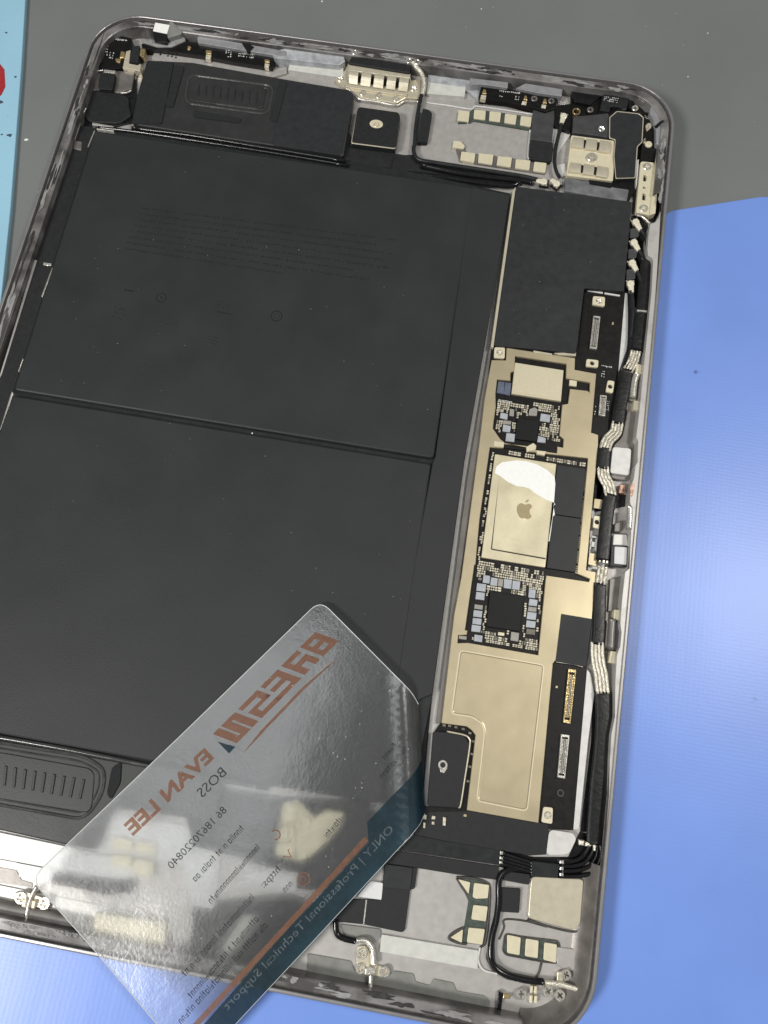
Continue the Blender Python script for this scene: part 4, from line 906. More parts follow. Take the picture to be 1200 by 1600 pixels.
# ------------------------------------------------------------------ top right corner
prism('corner_flex', [(58.07,126.58),(77.95,125.31),(81.07,120.44),(84.65,117.76),(85.10,112.14),(82.01,109.19),(80.27,102.51),(81.01,94.00),(79.20,88.66),(60.52,89.28),(60.44,94.41),(60.03,108.70),(59.26,112.65),(54.80,111.89),(54.53,118.65),(58.79,119.99)], 1.35, 2.3, 'pcb', T, r=0.3)
prism('corner_flex', [(53.89,117.61),(58.62,119.03),(59.08,116.43),(59.54,109.17),(54.67,110.78)], 1.4, 3.0, 'pcb', T, r=0.3)
prism('shield_strip', [(59.91,114.71),(65.73,116.27),(70.28,117.78),(71.31,108.80),(66.47,108.99),(60.21,108.82)], 1.4, 3.2, 'flex_grey', T, r=0.8, bev=0.2)
prism('flex_module', [(67.82,123.72),(75.60,123.38),(75.31,119.20),(73.70,118.52),(73.59,119.73),(70.58,119.64),(70.28,117.53),(67.42,117.66)], 1.4, 3.9, 'black_plastic', T, r=0.5, bev=0.2)
prism('corner_wall', [(58.11,124.52),(77.40,123.42),(76.95,120.87),(76.04,119.90),(75.46,122.68),(67.33,123.37),(64.36,119.57),(59.61,120.00)], 1.4, 3.3, 'black_gloss', T, r=0.5)
br = bpy.data.objects.new('contact_bracket', None); COL.objects.link(br); br.parent = T
prism('plate', [(60.05,107.73),(72.84,107.88),(73.15,103.15),(73.52,102.02),(73.71,93.82),(60.13,93.46)], 1.4, 3.4, 'pad_cream', br, r=0.4, bev=0.12)
def bump(q):
    V, F = [], []; n = 8
    for i in range(n + 1):
        t = i / n
        zz = 3.42 + 0.75 * math.sin(math.pi * min(1, t * 0.62 + 0.08)) ** 0.8
        for u in (0, 1):
            x, y = qmap(q, u, t); V += [(x, y, zz), (x, y, 3.3)]
    for i in range(n):
        a = i * 4
        F += [(a, a + 2, a + 6, a + 4)[::-1], (a, a + 4, a + 5, a + 1)[::-1], (a + 2, a + 3, a + 7, a + 6)[::-1]]
    F += [(0, 1, 3, 2), (n * 4, n * 4 + 2, n * 4 + 3, n * 4 + 1)]
    link_mesh('spring_contact', V, F, 'clip_cream', br)
for q in ([(60.58,106.97),(63.73,107.06),(63.91,103.14),(60.61,103.06)], [(64.56,107.04),(67.70,107.13),(67.79,103.00),(64.59,102.93)], [(68.53,107.11),(71.77,107.14),(71.73,102.79),(68.56,102.81)], [(60.78,97.94),(63.86,97.99),(64.01,94.41),(60.84,94.34)], [(64.70,98.13),(67.79,98.07),(67.78,94.27),(64.68,94.29)], [(68.64,98.09),(71.86,97.97),(71.72,94.09),(68.64,94.19)]):
    bump(q)
for q in ([(63.71,106.69),(64.65,106.65),(64.37,103.60),(63.94,103.93)], [(67.78,106.58),(68.64,106.52),(68.42,103.41),(67.86,103.80)], [(63.92,97.79),(64.79,97.74),(64.63,94.89),(64.13,95.27)], [(67.80,97.85),(68.66,97.76),(68.57,94.77),(67.88,95.13)]):
    prism('slot', q, 3.3, 3.42, 'dark_hole', br, r=0.2, bev=0.01)
screw([(66.64,100.63)][0], 4.0, 1.55, br, 'silver')
cap = bpy.data.objects.new('capsule_cover', None); COL.objects.link(cap); cap.parent = T
prism('body', [(70.42,115.42),(72.37,118.08),(79.10,118.32),(80.53,117.13),(80.89,108.23),(79.66,106.43),(79.96,95.48),(74.28,94.28),(72.94,102.20),(72.88,107.76),(71.06,108.05)], 1.4, 3.9, 'black_plastic', cap, r=0.4, bev=0.12)
ro = rounded([(70.42,115.42),(72.37,118.08),(79.10,118.32),(80.53,117.13),(80.89,108.23),(79.66,106.43),(79.96,95.48),(74.28,94.28),(72.94,102.20),(72.88,107.76),(71.06,108.05)], 0.4)
holed('trim', ro, [inset(ro, 0.3)], 3.7, 3.96, 'clip_cream', cap, bev=0.04)
prism('cover', [(70.69,115.13),(72.45,117.63),(78.97,117.87),(80.26,116.83),(80.60,108.18),(79.36,106.45),(79.69,95.59),(74.39,94.49),(73.15,102.15),(73.04,107.86),(71.28,108.20)], 3.7, 4.02, 'tape_graphite', cap, r=0.5, bev=0.08)
for c in [(64.69,117.89),(68.68,111.62),(77.87,120.69)]: screw(c, 3.4, 1.0, T, 'trough' if c[0] < 65 else 'silver')
c = [(60.67,116.80)][0]
holed('ring', circle(c, 1.2, 18), [circle(c, 0.9, 18)], 2.4, 3.1, 'gold', T, bev=0.05)
prism('flat_cable', [(59.91,93.28),(66.98,93.19),(73.44,92.35),(78.73,92.28),(78.47,87.93),(60.42,88.71)], 1.4, 2.7, 'flex_sheen', T, r=0.3, bev=0.2)
prism('flat_cable', [(66.89,93.52),(73.91,93.63),(73.44,91.80),(67.21,92.10)], 1.4, 3.0, 'black_gloss', T, bev=0.2)
prism('pan_patch', [(54.20,110.61),(56.10,111.75),(59.59,110.70),(59.93,109.13),(56.62,101.31),(54.48,105.37)], 1.3, 1.8, 'plate_light', T, bev=0.1)
prism('pan_patch', [(56.69,97.74),(59.54,99.02),(60.34,94.80),(59.09,94.20),(57.20,96.24)], 1.3, 1.8, 'plate_light', T, bev=0.1)
prism('side_bracket_wall', [(85.27,105.72),(86.58,105.58),(86.58,84.47),(84.92,83.44)], 1.4, 4.2, 'pad_cream', T, bev=0.15)
sb = bpy.data.objects.new('side_bracket', None); COL.objects.link(sb); sb.parent = T
sbq = [(81.00,101.78),(85.08,101.99),(85.48,83.75),(81.14,84.16)]
slots = [rounded(sub(sbq, 0.30, 0.26, 0.52, 0.38), 0.2), circle(qmap(sbq, 0.42, 0.50), 0.45, 12), rounded(sub(sbq, 0.34, 0.61, 0.56, 0.74), 0.2)]
holed('plate', rounded(sbq, 0.8), slots, 2.2, 3.7, 'pad_cream', sb, bev=0.12)
prism('plate_floor', sub(sbq, 0.25, 0.2, 0.6, 0.8), 1.4, 2.6, 'dark_hole', sb)
prism('flank', sub(sbq, 0.68, 0.01, 1.06, 0.99), 1.4, 3.45, 'clip_cream', sb, r=0.4, bev=0.3)
for c in (qmap(sbq, 0.48, 0.10), qmap(sbq, 0.48, 0.90)): screw(c, 4.0, 1.25, sb)
prism('cable_bed', [(87.51,109.39),(88.10,108.27),(88.13,85.66),(87.10,83.17),(85.84,83.53),(80.50,85.52),(80.17,94.87),(80.93,103.40),(79.91,109.33)], 1.3, 1.9, 'black_gloss', T, r=0.5)
prism('side_tab', [(79.73,102.11),(80.51,102.64),(80.68,98.74),(80.70,92.91),(80.38,93.63)], 1.4, 3.4, 'plate_light', T, bev=0.1)
prism('corner_flex', [(80.39,119.52),(82.73,119.51),(84.31,116.51),(84.53,111.69),(85.55,103.10),(80.90,101.92),(80.91,109.47)], 1.4, 3.5, 'pcb', T, r=0.5)
for c, r_ in (([(82.79,108.01)][0], 1.1),):
    prism('contact_dome', circle(c, r_, 18), 3.0, 4.0, 'pad_cream', T, bev=0.35)
blob('spring_finger', [(81.22,114.49),(82.12,115.66),(83.15,115.23),(83.09,114.00),(81.89,112.39)], 4.0, 'clip_cream', T)
blob('spring_finger', [(81.28,109.87),(81.91,110.18),(81.90,108.37),(81.27,108.07)], 3.9, 'clip_cream', T)
prism('corner_pad', [(82.10,120.76),(83.74,121.04),(86.29,118.21),(87.54,114.78),(87.21,108.33),(86.18,106.97),(84.53,107.08),(83.99,113.78),(81.65,118.24)], 1.4, 5.2, 'wall_grey', T, r=0.8, bev=0.3)
tube('corner_strap', [(84.03,112.89),(84.91,114.25),(85.99,115.23)], 5.3, 0.5, 'black_gloss', T)
tube('plug_guard', [(81.28,82.87),(82.76,82.63),(84.10,81.79),(85.33,80.61)], 4.2, 0.3, 'silver', T)

# ------------------------------------------------------------------ lower edge
prism('flat_cable', [(45.47,-91.17),(53.16,-91.29),(65.77,-90.97),(65.84,-94.16),(42.51,-95.09)], 1.3, 2.3, 'black_plastic', T, bev=0.1)
prism('flat_cable', [(38.24,-96.51),(42.56,-95.34),(65.80,-94.51),(65.75,-97.49),(56.10,-97.95),(47.31,-98.17),(38.59,-98.53)], 1.3, 1.85, 'tape_black', T, bev=0.08)
prism('black_cover', [(39.51,-98.62),(47.28,-98.14),(47.35,-102.60),(46.36,-102.90),(46.52,-111.53),(45.95,-111.95),(37.10,-111.86),(30.70,-112.39),(30.96,-107.51),(40.24,-106.20)], 1.35, 2.0, 'tape_black', T, r=0.4, bev=0.08)
prism('black_cover', [(39.65,-98.54),(46.18,-98.23),(46.36,-102.98),(40.22,-103.52)], 1.4, 2.3, 'tape_graphite', T, r=0.3, bev=0.08)
prism('label', [(37.00,-102.69),(39.97,-102.60),(40.23,-106.14),(34.64,-106.39)], 1.4, 2.15, 'label_white', T, r=0.3, bev=0.04)
prism('cover_seam', [(36.71,-106.75),(37.01,-106.75),(37.24,-111.76),(36.97,-111.75)], 1.4, 2.04, 'silver', T, bev=0.01)
prism('pad_board', [(56.85,-98.91),(60.52,-98.06),(63.49,-98.56),(64.33,-99.85),(64.72,-105.87),(64.62,-111.47),(60.72,-111.75),(56.71,-111.27),(59.66,-108.96),(59.90,-103.07)], 1.2, 1.42, 'pcb_green', T, r=0.3, bev=0.02)
pads([[(60.61,-98.99),(64.05,-98.84),(64.13,-101.64),(61.51,-102.22),(60.69,-102.04)], [(61.09,-103.59),(64.36,-103.34),(64.36,-106.48),(61.04,-106.62)], [(60.68,-108.40),(64.36,-108.08),(64.21,-111.36),(60.73,-111.49)], [(56.85,-98.87),(59.72,-99.03),(59.69,-101.57)], [(56.87,-111.14),(59.48,-108.93),(59.64,-111.76)]], 1.9)
tube('plate_seam', [(56.48,-98.58),(60.07,-98.12),(63.24,-98.47),(64.40,-99.82),(64.86,-105.42),(64.84,-110.61),(64.02,-111.94)], 1.5, 0.3, 'gasket', T)
tube('plate_seam', [(56.59,-98.73),(58.19,-100.50),(59.46,-101.59)], 1.5, 0.3, 'gasket', T)
tube('plate_seam', [(59.60,-108.66),(57.80,-109.86),(56.62,-111.34),(58.55,-111.91),(60.74,-111.92)], 1.5, 0.3, 'gasket', T)
tube('antenna_cable', [(72.78,-93.48),(69.67,-94.15),(67.37,-95.25),(66.09,-97.32),(66.55,-101.72),(66.56,-105.74),(66.13,-108.99),(66.27,-112.90),(67.62,-115.20),(70.35,-116.27),(74.68,-116.55),(78.51,-116.26)], 2.2, 0.75, 'black_gloss', T)
prism('cable_groove', [(65.96,-95.45),(67.66,-94.74),(66.83,-98.59),(67.14,-104.23),(66.81,-109.89),(67.65,-114.47),(71.29,-115.78),(78.63,-115.85),(78.77,-116.98),(70.64,-117.45),(67.01,-116.15),(65.42,-114.08),(65.53,-108.53),(66.17,-103.60)], 1.25, 1.5, 'gasket', T, r=0.5, bev=0.03)
tube('plate_seam', [(63.81,-111.98),(63.84,-114.72),(65.30,-116.42),(68.35,-116.58)], 1.5, 0.28, 'plate_light', T)
prism('foam_pad', [(66.85,-98.86),(71.21,-98.34),(71.50,-103.39),(67.08,-103.89)], 1.35, 2.2, 'tape_black', T, r=0.3)
prism('foam_pad', [(67.62,-95.24),(72.99,-94.92),(73.01,-97.17),(66.99,-97.20)], 1.35, 2.3, 'tape_black', T, r=0.3)
prism('textured_plate', [(73.31,-95.35),(85.17,-93.85),(85.38,-103.28),(84.35,-104.65),(82.84,-104.72),(73.60,-104.07)], 1.35, 2.2, 'clip_cream', T, r=1.0, bev=0.15)
tube('plate_seam', [(73.67,-104.47),(78.21,-105.08),(84.12,-105.24),(85.45,-104.21)], 1.5, 0.25, 'gasket', T)
tube('plate_seam', [(67.86,-109.68),(68.62,-107.16),(68.31,-105.82),(69.46,-105.21),(73.37,-104.93),(78.23,-105.27)], 1.4, 0.22, 'gasket', T)
prism('pad_board', [(69.11,-108.49),(72.96,-108.49),(77.72,-108.17),(80.97,-108.00),(81.63,-108.87),(81.43,-112.05),(77.78,-112.30),(69.98,-112.42),(69.10,-111.67)], 1.2, 1.42, 'pcb_green', T, r=0.4, bev=0.02)
pads([[(69.47,-108.33),(72.57,-108.38),(72.73,-111.98),(69.95,-112.00)], [(73.75,-108.37),(76.61,-108.31),(76.83,-111.89),(73.93,-111.93)], [(77.93,-108.43),(80.75,-108.37),(80.96,-112.10),(78.14,-111.97)]], 1.9)
ro = rounded([(68.87,-108.11),(72.89,-108.08),(77.65,-107.76),(81.11,-107.55),(81.78,-108.82),(81.66,-112.37),(77.80,-112.66),(69.78,-112.70),(68.81,-111.89)], 1.0)
holed('plate_seam', ro, [inset(ro, 0.32)], 1.25, 1.6, 'gasket', T, bev=0.05)
tube('plate_seam', [(77.81,-112.74),(77.52,-114.66),(76.92,-116.12)], 1.5, 0.25, 'gasket', T)
tube('antenna_wire', [(78.68,-116.25),(81.43,-115.99),(84.21,-116.08),(86.16,-116.39),(87.53,-117.22)], 2.6, 0.6, 'braid', T)
for c in [(83.33,-113.93),(73.95,-119.45),(79.76,-117.82),(82.45,-118.19)]: screw(c, 2.6, 1.15, T)
prism('wire_clamp', [(81.43,-113.74),(82.88,-113.29),(82.71,-115.64),(81.43,-115.67)], 1.4, 2.4, 'clip_cream', T, bev=0.1)
for q in ([(75.86,-117.42),(76.42,-117.40),(76.42,-118.85),(75.91,-118.86)], [(76.71,-117.35),(77.26,-117.32),(77.37,-118.88),(76.77,-118.87)], [(75.88,-119.33),(76.52,-119.29),(76.62,-120.80),(75.99,-120.83)], [(76.94,-119.22),(77.57,-119.18),(77.68,-120.73),(77.04,-120.72)]):
    prism('contact', q, 1.4, 2.4, 'pad_cream', T, r=0.2, bev=0.1)
for q in ([(70.13,-120.21),(71.66,-120.13),(71.67,-120.89),(70.15,-121.01)], [(69.78,-124.03),(71.66,-123.96),(71.57,-124.83),(69.70,-124.97)]): prism('gold_pad', q, 1.4, 2.3, 'gold', T, bev=0.08)
prism('black_bar', [(68.89,-119.80),(70.07,-119.97),(69.98,-124.73),(69.33,-124.65)], 1.4, 2.4, 'black_gloss', T, r=0.2)
prism('pan_step', [(80.27,-108.93),(85.21,-108.65),(85.48,-113.09),(83.77,-113.19),(81.35,-112.65)], 1.3, 1.7, 'aluminium', T, r=1.0, bev=0.15)
prism('foam_strip', [(41.52,-113.18),(63.46,-112.64),(63.87,-116.38),(41.67,-116.73)], 1.3, 1.9, 'foam_pale', T, bev=0.06)
prism('clear_tape', [(25.68,-119.97),(35.61,-119.79),(36.81,-121.53),(41.44,-121.36),(44.60,-121.20),(45.28,-120.04),(49.89,-119.88),(50.57,-121.36),(53.87,-121.55),(54.41,-120.06),(58.89,-120.10),(59.84,-121.60),(65.98,-121.42),(67.52,-122.17),(67.61,-124.94),(52.91,-126.01),(27.04,-126.73)], 1.3, 1.6, 'tape_clear', T, r=0.4, bev=0.05)
prism('lower_wall', [(25.30,-125.39),(32.74,-125.23),(41.25,-124.87),(52.60,-124.75),(67.45,-124.01),(67.63,-125.35),(52.83,-126.21),(41.51,-126.33),(25.58,-126.74)], 1.3, 3.6, 'trough', T, r=0.3, bev=0.5)
wc = bpy.data.objects.new('wire_clamp', None); COL.objects.link(wc); wc.parent = T
prism('base', [(36.47,-116.44),(38.45,-116.09),(41.40,-119.50),(44.31,-119.51),(44.38,-121.56),(37.16,-121.80)], 1.35, 1.9, 'clip_cream', wc, r=0.4, bev=0.1)
for c in [(37.78,-117.78),(37.96,-120.69),(43.53,-120.33)]: screw(c, 2.4, 1.15, wc)
tube('wire', [(36.13,-115.22),(37.96,-114.84),(39.62,-115.92),(40.44,-117.60),(40.87,-119.34)], 2.6, 0.65, 'silver', wc)
prism('collar', [(39.07,-120.17),(40.01,-119.75),(41.48,-119.88),(41.49,-121.55),(39.20,-121.70)], 1.4, 2.8, 'silver', wc, r=0.3, bev=0.2)
tube('pin', [(40.55,-121.14),(40.73,-122.91),(40.89,-124.92)], 2.9, 0.6, 'silver', wc)
prism('pin_slot', [(39.95,-121.88),(41.22,-121.66),(41.46,-125.45),(40.34,-125.65)], 1.4, 2.3, 'black_gloss', wc)
tube('antenna_cable', [(30.66,-112.04),(31.44,-114.56),(33.06,-115.33),(36.01,-115.47)], 2.2, 0.7, 'black_gloss', T)
prism('frosted_tape', [(31.94,-112.76),(41.00,-112.23),(41.55,-113.73),(39.59,-115.92),(37.96,-115.02),(33.57,-115.13)], 1.3, 1.75, 'tape_clear', T, r=0.5)

# lower left
prism('pan_plate', [(-60.72,-107.31),(-34.62,-107.69),(-17.06,-108.10),(-15.91,-112.50),(-38.26,-112.83),(-58.85,-113.00)], 1.3, 1.9, 'plate_bright', T, bev=0.06)
prism('pan_plate', [(-58.79,-113.18),(-44.45,-113.09),(-42.98,-115.87),(-39.83,-116.14),(-37.83,-115.98),(-15.11,-115.54),(-15.80,-112.93),(-38.21,-113.01)], 1.3, 1.84, 'plate_bright', T, bev=0.06)
prism('pan_plate', [(-26.22,-98.89),(0.74,-98.44),(1.57,-105.30),(-26.95,-107.51)], 1.3, 1.86, 'plate_bright', T, bev=0.06)
prism('pan_plate', [(-7.13,-104.04),(2.14,-104.50),(2.99,-114.62),(-2.21,-114.86)], 1.3, 2.0, 'plate_bright', T, r=1.0, bev=0.06)
prism('pan_groove', [(-58.39,-114.93),(-44.24,-114.76),(-42.42,-116.52),(-39.79,-116.74),(-39.53,-117.61),(-57.24,-118.43)], 1.25, 1.45, 'trough', T, bev=0.03)
prism('pan_plate', [(-57.09,-118.35),(-39.15,-118.40),(-14.32,-118.56),(-14.09,-119.41),(-34.39,-120.73),(-56.38,-120.51)], 1.3, 1.7, 'plate_light', T, bev=0.06)
tube('lower_roll', [(-53.11,-123.57),(-44.96,-123.67),(-37.35,-123.76),(-28.28,-123.82),(-20.78,-123.83)], 1.9, 2.5, 'trough', T, rz=1.2, seg=14)
wc2 = bpy.data.objects.new('wire_clamp', None); COL.objects.link(wc2); wc2.parent = T
prism('base', [(-43.02,-119.14),(-40.29,-118.44),(-34.24,-119.18),(-34.16,-121.19),(-42.04,-121.00)], 1.35, 2.6, 'clip_cream', wc2, r=0.4, bev=0.1)
for c in [(-40.86,-119.79),(-35.26,-119.93)]: screw(c, 3.1, 1.35, wc2)
tube('wire', [(-37.88,-116.76),(-38.42,-118.67),(-38.62,-120.50),(-38.51,-122.04),(-38.22,-124.66)], 3.0, 0.55, 'silver', wc2)
for q in ([(-40.32,-119.90),(-39.18,-119.48),(-39.08,-121.48),(-40.10,-121.43)], [(-38.10,-119.73),(-37.04,-119.55),(-37.01,-121.33),(-37.85,-121.39)]): prism('collar', q, 1.6, 3.4, 'pad_cream', wc2, r=0.2, bev=0.2)
# what lies under the plastic card
pads([[(-23.39,-103.69),(-18.81,-103.59),(-18.50,-105.91),(-23.07,-106.01)], [(-17.89,-103.57),(-13.32,-103.47),(-13.03,-105.78),(-17.59,-105.89)], [(-22.75,-107.21),(-18.19,-107.10),(-17.85,-109.53),(-22.39,-109.64)], [(-17.50,-107.40),(-12.95,-107.29),(-12.46,-110.37),(-16.99,-110.48)]], 2.6)
tube('antenna_cable', [(-34.74,-114.63),(-27.90,-114.52),(-21.08,-114.42),(-17.01,-112.62)], 2.3, 1.3, 'black_gloss', T)
prism('foam_pad', [(-25.22,-112.92),(-16.37,-111.92),(-16.41,-114.65),(-23.05,-115.27)], 1.4, 2.6, 'foam', T, r=0.5)
prism('ground_bracket', [(-23.26,-119.72),(-6.71,-118.82),(-5.68,-125.24),(-17.07,-125.93),(-17.97,-123.72),(-22.45,-123.71)], 1.4, 3.2, 'pad_cream', T, r=0.5, bev=0.2)
prism('label', [(8.05,-103.82),(20.54,-103.89),(20.52,-108.21),(8.71,-108.11)], 1.4, 2.2, 'label_white', T, r=0.4)
prism('foam_strip', [(9.77,-114.78),(13.50,-114.12),(7.80,-124.39),(5.92,-123.94)], 1.35, 1.9, 'foam_pale', T, r=0.4)
usb = bpy.data.objects.new('port_connector', None); COL.objects.link(usb); usb.parent = T
prism('shell', [(14.09,-89.28),(17.21,-88.27),(21.80,-91.33),(24.32,-89.04),(28.59,-88.91),(28.25,-92.34),(24.40,-97.87),(20.83,-101.19),(14.36,-100.68)], 1.4, 3.0, 'pad_cream', usb, r=0.5, bev=0.3)
for q in ([(13.98,-89.26),(17.27,-89.15),(17.80,-93.36),(14.21,-93.53)], [(14.37,-94.26),(18.11,-94.07),(18.37,-96.91),(14.48,-97.13)], [(14.48,-97.89),(18.67,-97.61),(19.01,-100.85),(14.43,-100.75)], [(18.90,-91.48),(20.87,-91.44),(21.50,-96.21),(19.38,-96.27)], [(24.40,-89.29),(28.34,-89.22),(27.16,-93.40),(24.34,-95.71)]):
    prism('finger', q, 2.6, 3.6, 'pad_cream', usb, r=0.3, bev=0.2)
prism('black_cover', [(-12.11,-89.07),(13.43,-88.36),(33.56,-85.59),(38.40,-90.65),(28.88,-106.65),(17.40,-107.26),(8.70,-103.09),(-4.80,-102.58)], 1.35, 1.95, 'tape_black', T, r=0.5)
prism('black_cover', [(-2.04,-114.22),(19.16,-108.40),(30.40,-110.62),(16.07,-122.72),(-0.37,-124.26)], 1.35, 1.8, 'tape_black', T, r=0.5)

# adhesive left along the ledge, and dust
rnd = random.Random(5)
bg, bd = Batch(), Batch()
for k in range(230):
    side = rnd.choice('TTTTTTLLLLLBBBBR')
    d = rnd.uniform(1.9, 3.4)
    if side == 'T': c = (rnd.uniform(-TW / 2 + 14, TW / 2 - 12), TH / 2 - d); e = 0
    elif side == 'B': c = (rnd.uniform(-TW / 2 + 10, TW / 2 - 20), -TH / 2 + d); e = 0
    elif side == 'L': c = (-TW / 2 + d, rnd.uniform(-TH / 2 + 14, TH / 2 - 14)); e = 1
    else: c = (TW / 2 - d, rnd.uniform(TH / 2 - 40, TH / 2 - 16)); e = 1
    lx, ly = rnd.uniform(0.5, 4.5 if side != 'L' else 7.0), rnd.uniform(0.25, 0.75)
    n = 20
    ph = [rnd.uniform(0, 6.3) for _ in range(3)]
    p_ = []
    for i in range(n):
        a = 2 * math.pi * i / n
        w = 0.75 + 0.22 * math.sin(2 * a + ph[0]) + 0.16 * math.sin(5 * a + ph[1]) + rnd.uniform(-0.13, 0.13)
        x, y = lx * w * math.cos(a), ly * w * math.sin(a)
        p_.append((c[0] + (y if e else x), c[1] + (x if e else y)))
    (bg if rnd.random() < 0.5 else bd).prism(p_, 5.4, 5.57 + rnd.uniform(0, 0.09))
bg.build('adhesive_residue', 'residue_grey', T); bd.build('adhesive_residue', 'residue_dark', T)
bt = Batch()
def fleck(c, z, r):
    n = 5
    bt.prism([(c[0] + r * rnd.uniform(.5, 1) * math.cos(2 * math.pi * i / n), c[1] + r * rnd.uniform(.4, 1) * math.sin(2 * math.pi * i / n)) for i in range(n)], z, z + 0.05)
q1 = [(-76.78,82.77),(33.32,82.36),(43.13,-46.17),(-62.37,-48.30)]
for k in range(70):
    c = qmap(q1, rnd.random(), rnd.random())
    fleck(c, 4.4, rnd.uniform(0.03, 0.09))
fleck([(-12.84,-0.96)][0], 4.4, 0.3)
for k in range(22):
    c = qmap([(47.38,85.14),(78.40,86.05),(69.64,38.31),(47.92,36.54)], rnd.random(), rnd.random()); fleck(c, 3.9, rnd.uniform(0.03, 0.08))
bt.build('dust', 'dust_fleck', T)
bt = Batch()
for c, r_ in zip([(-103.40,83.22),(-24.36,150.73),(26.89,156.15),(99.26,158.41),(94.23,140.38),(-94.31,65.73),(-79.35,-2.85)], (0.8, 0.5, 0.35, 0.3, 0.3, 0.25, 0.3)): fleck(c, -2.0, r_)
for k in range(60): fleck((rnd.uniform(-130, 130), rnd.uniform(100, 190)), -2.0, rnd.uniform(0.05, 0.14))
o = bt.build('dust', 'dust_fleck', None)
o['label'] = 'white dust flecks scattered on the grey mat'; o['category'] = 'dust'

# ------------------------------------------------------------------ the frosted plastic card
CA, CB, CC, CD = [Vector(v) for v in ((13.68,-41.66,6.40),(-37.98,-114.44,7.00),(57.65,-72.22,6.40),(6.73,-143.96,7.00))]
CS, CT = 88.5, 53.5
# fold line across one corner, in card millimetres
F0, F1 = Vector([(1.35,30.50)][0]), Vector([(24.07,55.34)][0])
fd = (F1 - F0).normalized(); fn = Vector((fd.y, -fd.x))
if fn.dot(Vector((0, CT)) - F0) < 0: fn = -fn
def on_card(s, t, lift=0.0):
    p2 = Vector((s, t)); d = (p2 - F0).dot(fn)
    drop = 0.0
    if d > 0:
        R_ = 2.6; a = min(d / R_, 0.95)
        dx = R_ * math.sin(a) + max(0, d - R_ * a) * math.cos(a)
        drop = R_ * (1 - math.cos(a)) + max(0, d - R_ * a) * math.sin(a)
        p2 = p2 + fn * (dx - d)
    u, v = p2.x / CS, p2.y / CT
    P = (CA * (1 - u) + CB * u) * (1 - v) + (CC * (1 - u) + CD * u) * v
    P = P + Vector((0, 0, 0.45 * math.sin(u * 8 + v * 3 + 0.6) * (0.4 + 0.6 * v) + 0.35 * math.sin(v * 6 - u * 4) - drop + lift))
    # a raised crease near the fold
    P.z += 0.55 * math.exp(-((d + 1.0) / 1.1) ** 2)
    return P
CUT = 4.2                          # the bent corner ends here
outline = rounded([(0, 0), (CS, 0), (CS, CT), (0, CT)], 3.2, 6)
m = bpy.data.materials.new('frosted_plastic'); m.use_nodes = True
nt = m.node_tree; N = nt.nodes; L = nt.links
for n_ in list(N): N.remove(n_)
outn = N.new('ShaderNodeOutputMaterial')
tr = N.new('ShaderNodeBsdfTransparent'); tr.inputs['Color'].default_value = (0.97, 0.98, 0.98, 1)
rf = N.new('ShaderNodeBsdfRefraction'); rf.inputs['Roughness'].default_value = 0.85; rf.inputs['IOR'].default_value = 1.5; rf.inputs['Color'].default_value = (0.99, 1.0, 1.0, 1)
df = N.new('ShaderNodeBsdfDiffuse'); df.inputs['Color'].default_value = (0.70, 0.72, 0.71, 1)
tl = N.new('ShaderNodeBsdfTranslucent'); tl.inputs['Color'].default_value = (0.75, 0.77, 0.77, 1)
gl = N.new('ShaderNodeBsdfGlossy'); gl.inputs['Roughness'].default_value = 0.27
tc = N.new('ShaderNodeTexCoord')
ns = N.new('ShaderNodeTexNoise'); ns.inputs['Scale'].default_value = 1400; ns.inputs['Detail'].default_value = 3
L.new(tc.outputs['Object'], ns.inputs['Vector'])
n3 = N.new('ShaderNodeTexNoise'); n3.inputs['Scale'].default_value = 60; n3.inputs['Detail'].default_value = 5
L.new(tc.outputs['Object'], n3.inputs['Vector'])
bu = N.new('ShaderNodeBump'); bu.inputs['Strength'].default_value = 0.12; bu.inputs['Distance'].default_value = 0.0003
L.new(ns.outputs['Fac'], bu.inputs['Height'])
bu2 = N.new('ShaderNodeBump'); bu2.inputs['Strength'].default_value = 0.15; bu2.inputs['Distance'].default_value = 0.002
L.new(n3.outputs['Fac'], bu2.inputs['Height']); L.new(bu.outputs['Normal'], bu2.inputs['Normal'])
for s_ in (df, gl, rf): L.new(bu2.outputs['Normal'], s_.inputs['Normal'])
m1 = N.new('ShaderNodeMixShader'); m1.inputs[0].default_value = 0.80
L.new(tr.outputs[0], m1.inputs[1]); L.new(rf.outputs[0], m1.inputs[2])
mrn = N.new('ShaderNodeMapRange'); mrn.inputs['From Min'].default_value = 0.35; mrn.inputs['From Max'].default_value = 0.65
mrn.inputs['To Min'].default_value = 0.62; mrn.inputs['To Max'].default_value = 0.92
L.new(n3.outputs['Fac'], mrn.inputs['Value']); L.new(mrn.outputs['Result'], m1.inputs[0])
m2 = N.new('ShaderNodeMixShader'); m2.inputs[0].default_value = 0.5
L.new(df.outputs[0], m2.inputs[1]); L.new(tl.outputs[0], m2.inputs[2])
m3 = N.new('ShaderNodeMixShader'); m3.inputs[0].default_value = 0.055
L.new(m1.outputs[0], m3.inputs[1]); L.new(m2.outputs[0], m3.inputs[2])
m4 = N.new('ShaderNodeMixShader'); m4.inputs[0].default_value = 0.10
L.new(m3.outputs[0], m4.inputs[1]); L.new(gl.outputs[0], m4.inputs[2])
L.new(m4.outputs[0], outn.inputs['Surface'])
MATS['frosted_plastic'] = m

card = bpy.data.objects.new('plastic_card', None); COL.objects.link(card)
card.location = (0, 0, 0)
card['label'] = 'frosted translucent plastic business card seen from behind, lying across the opened tablet'
card['category'] = 'business card'
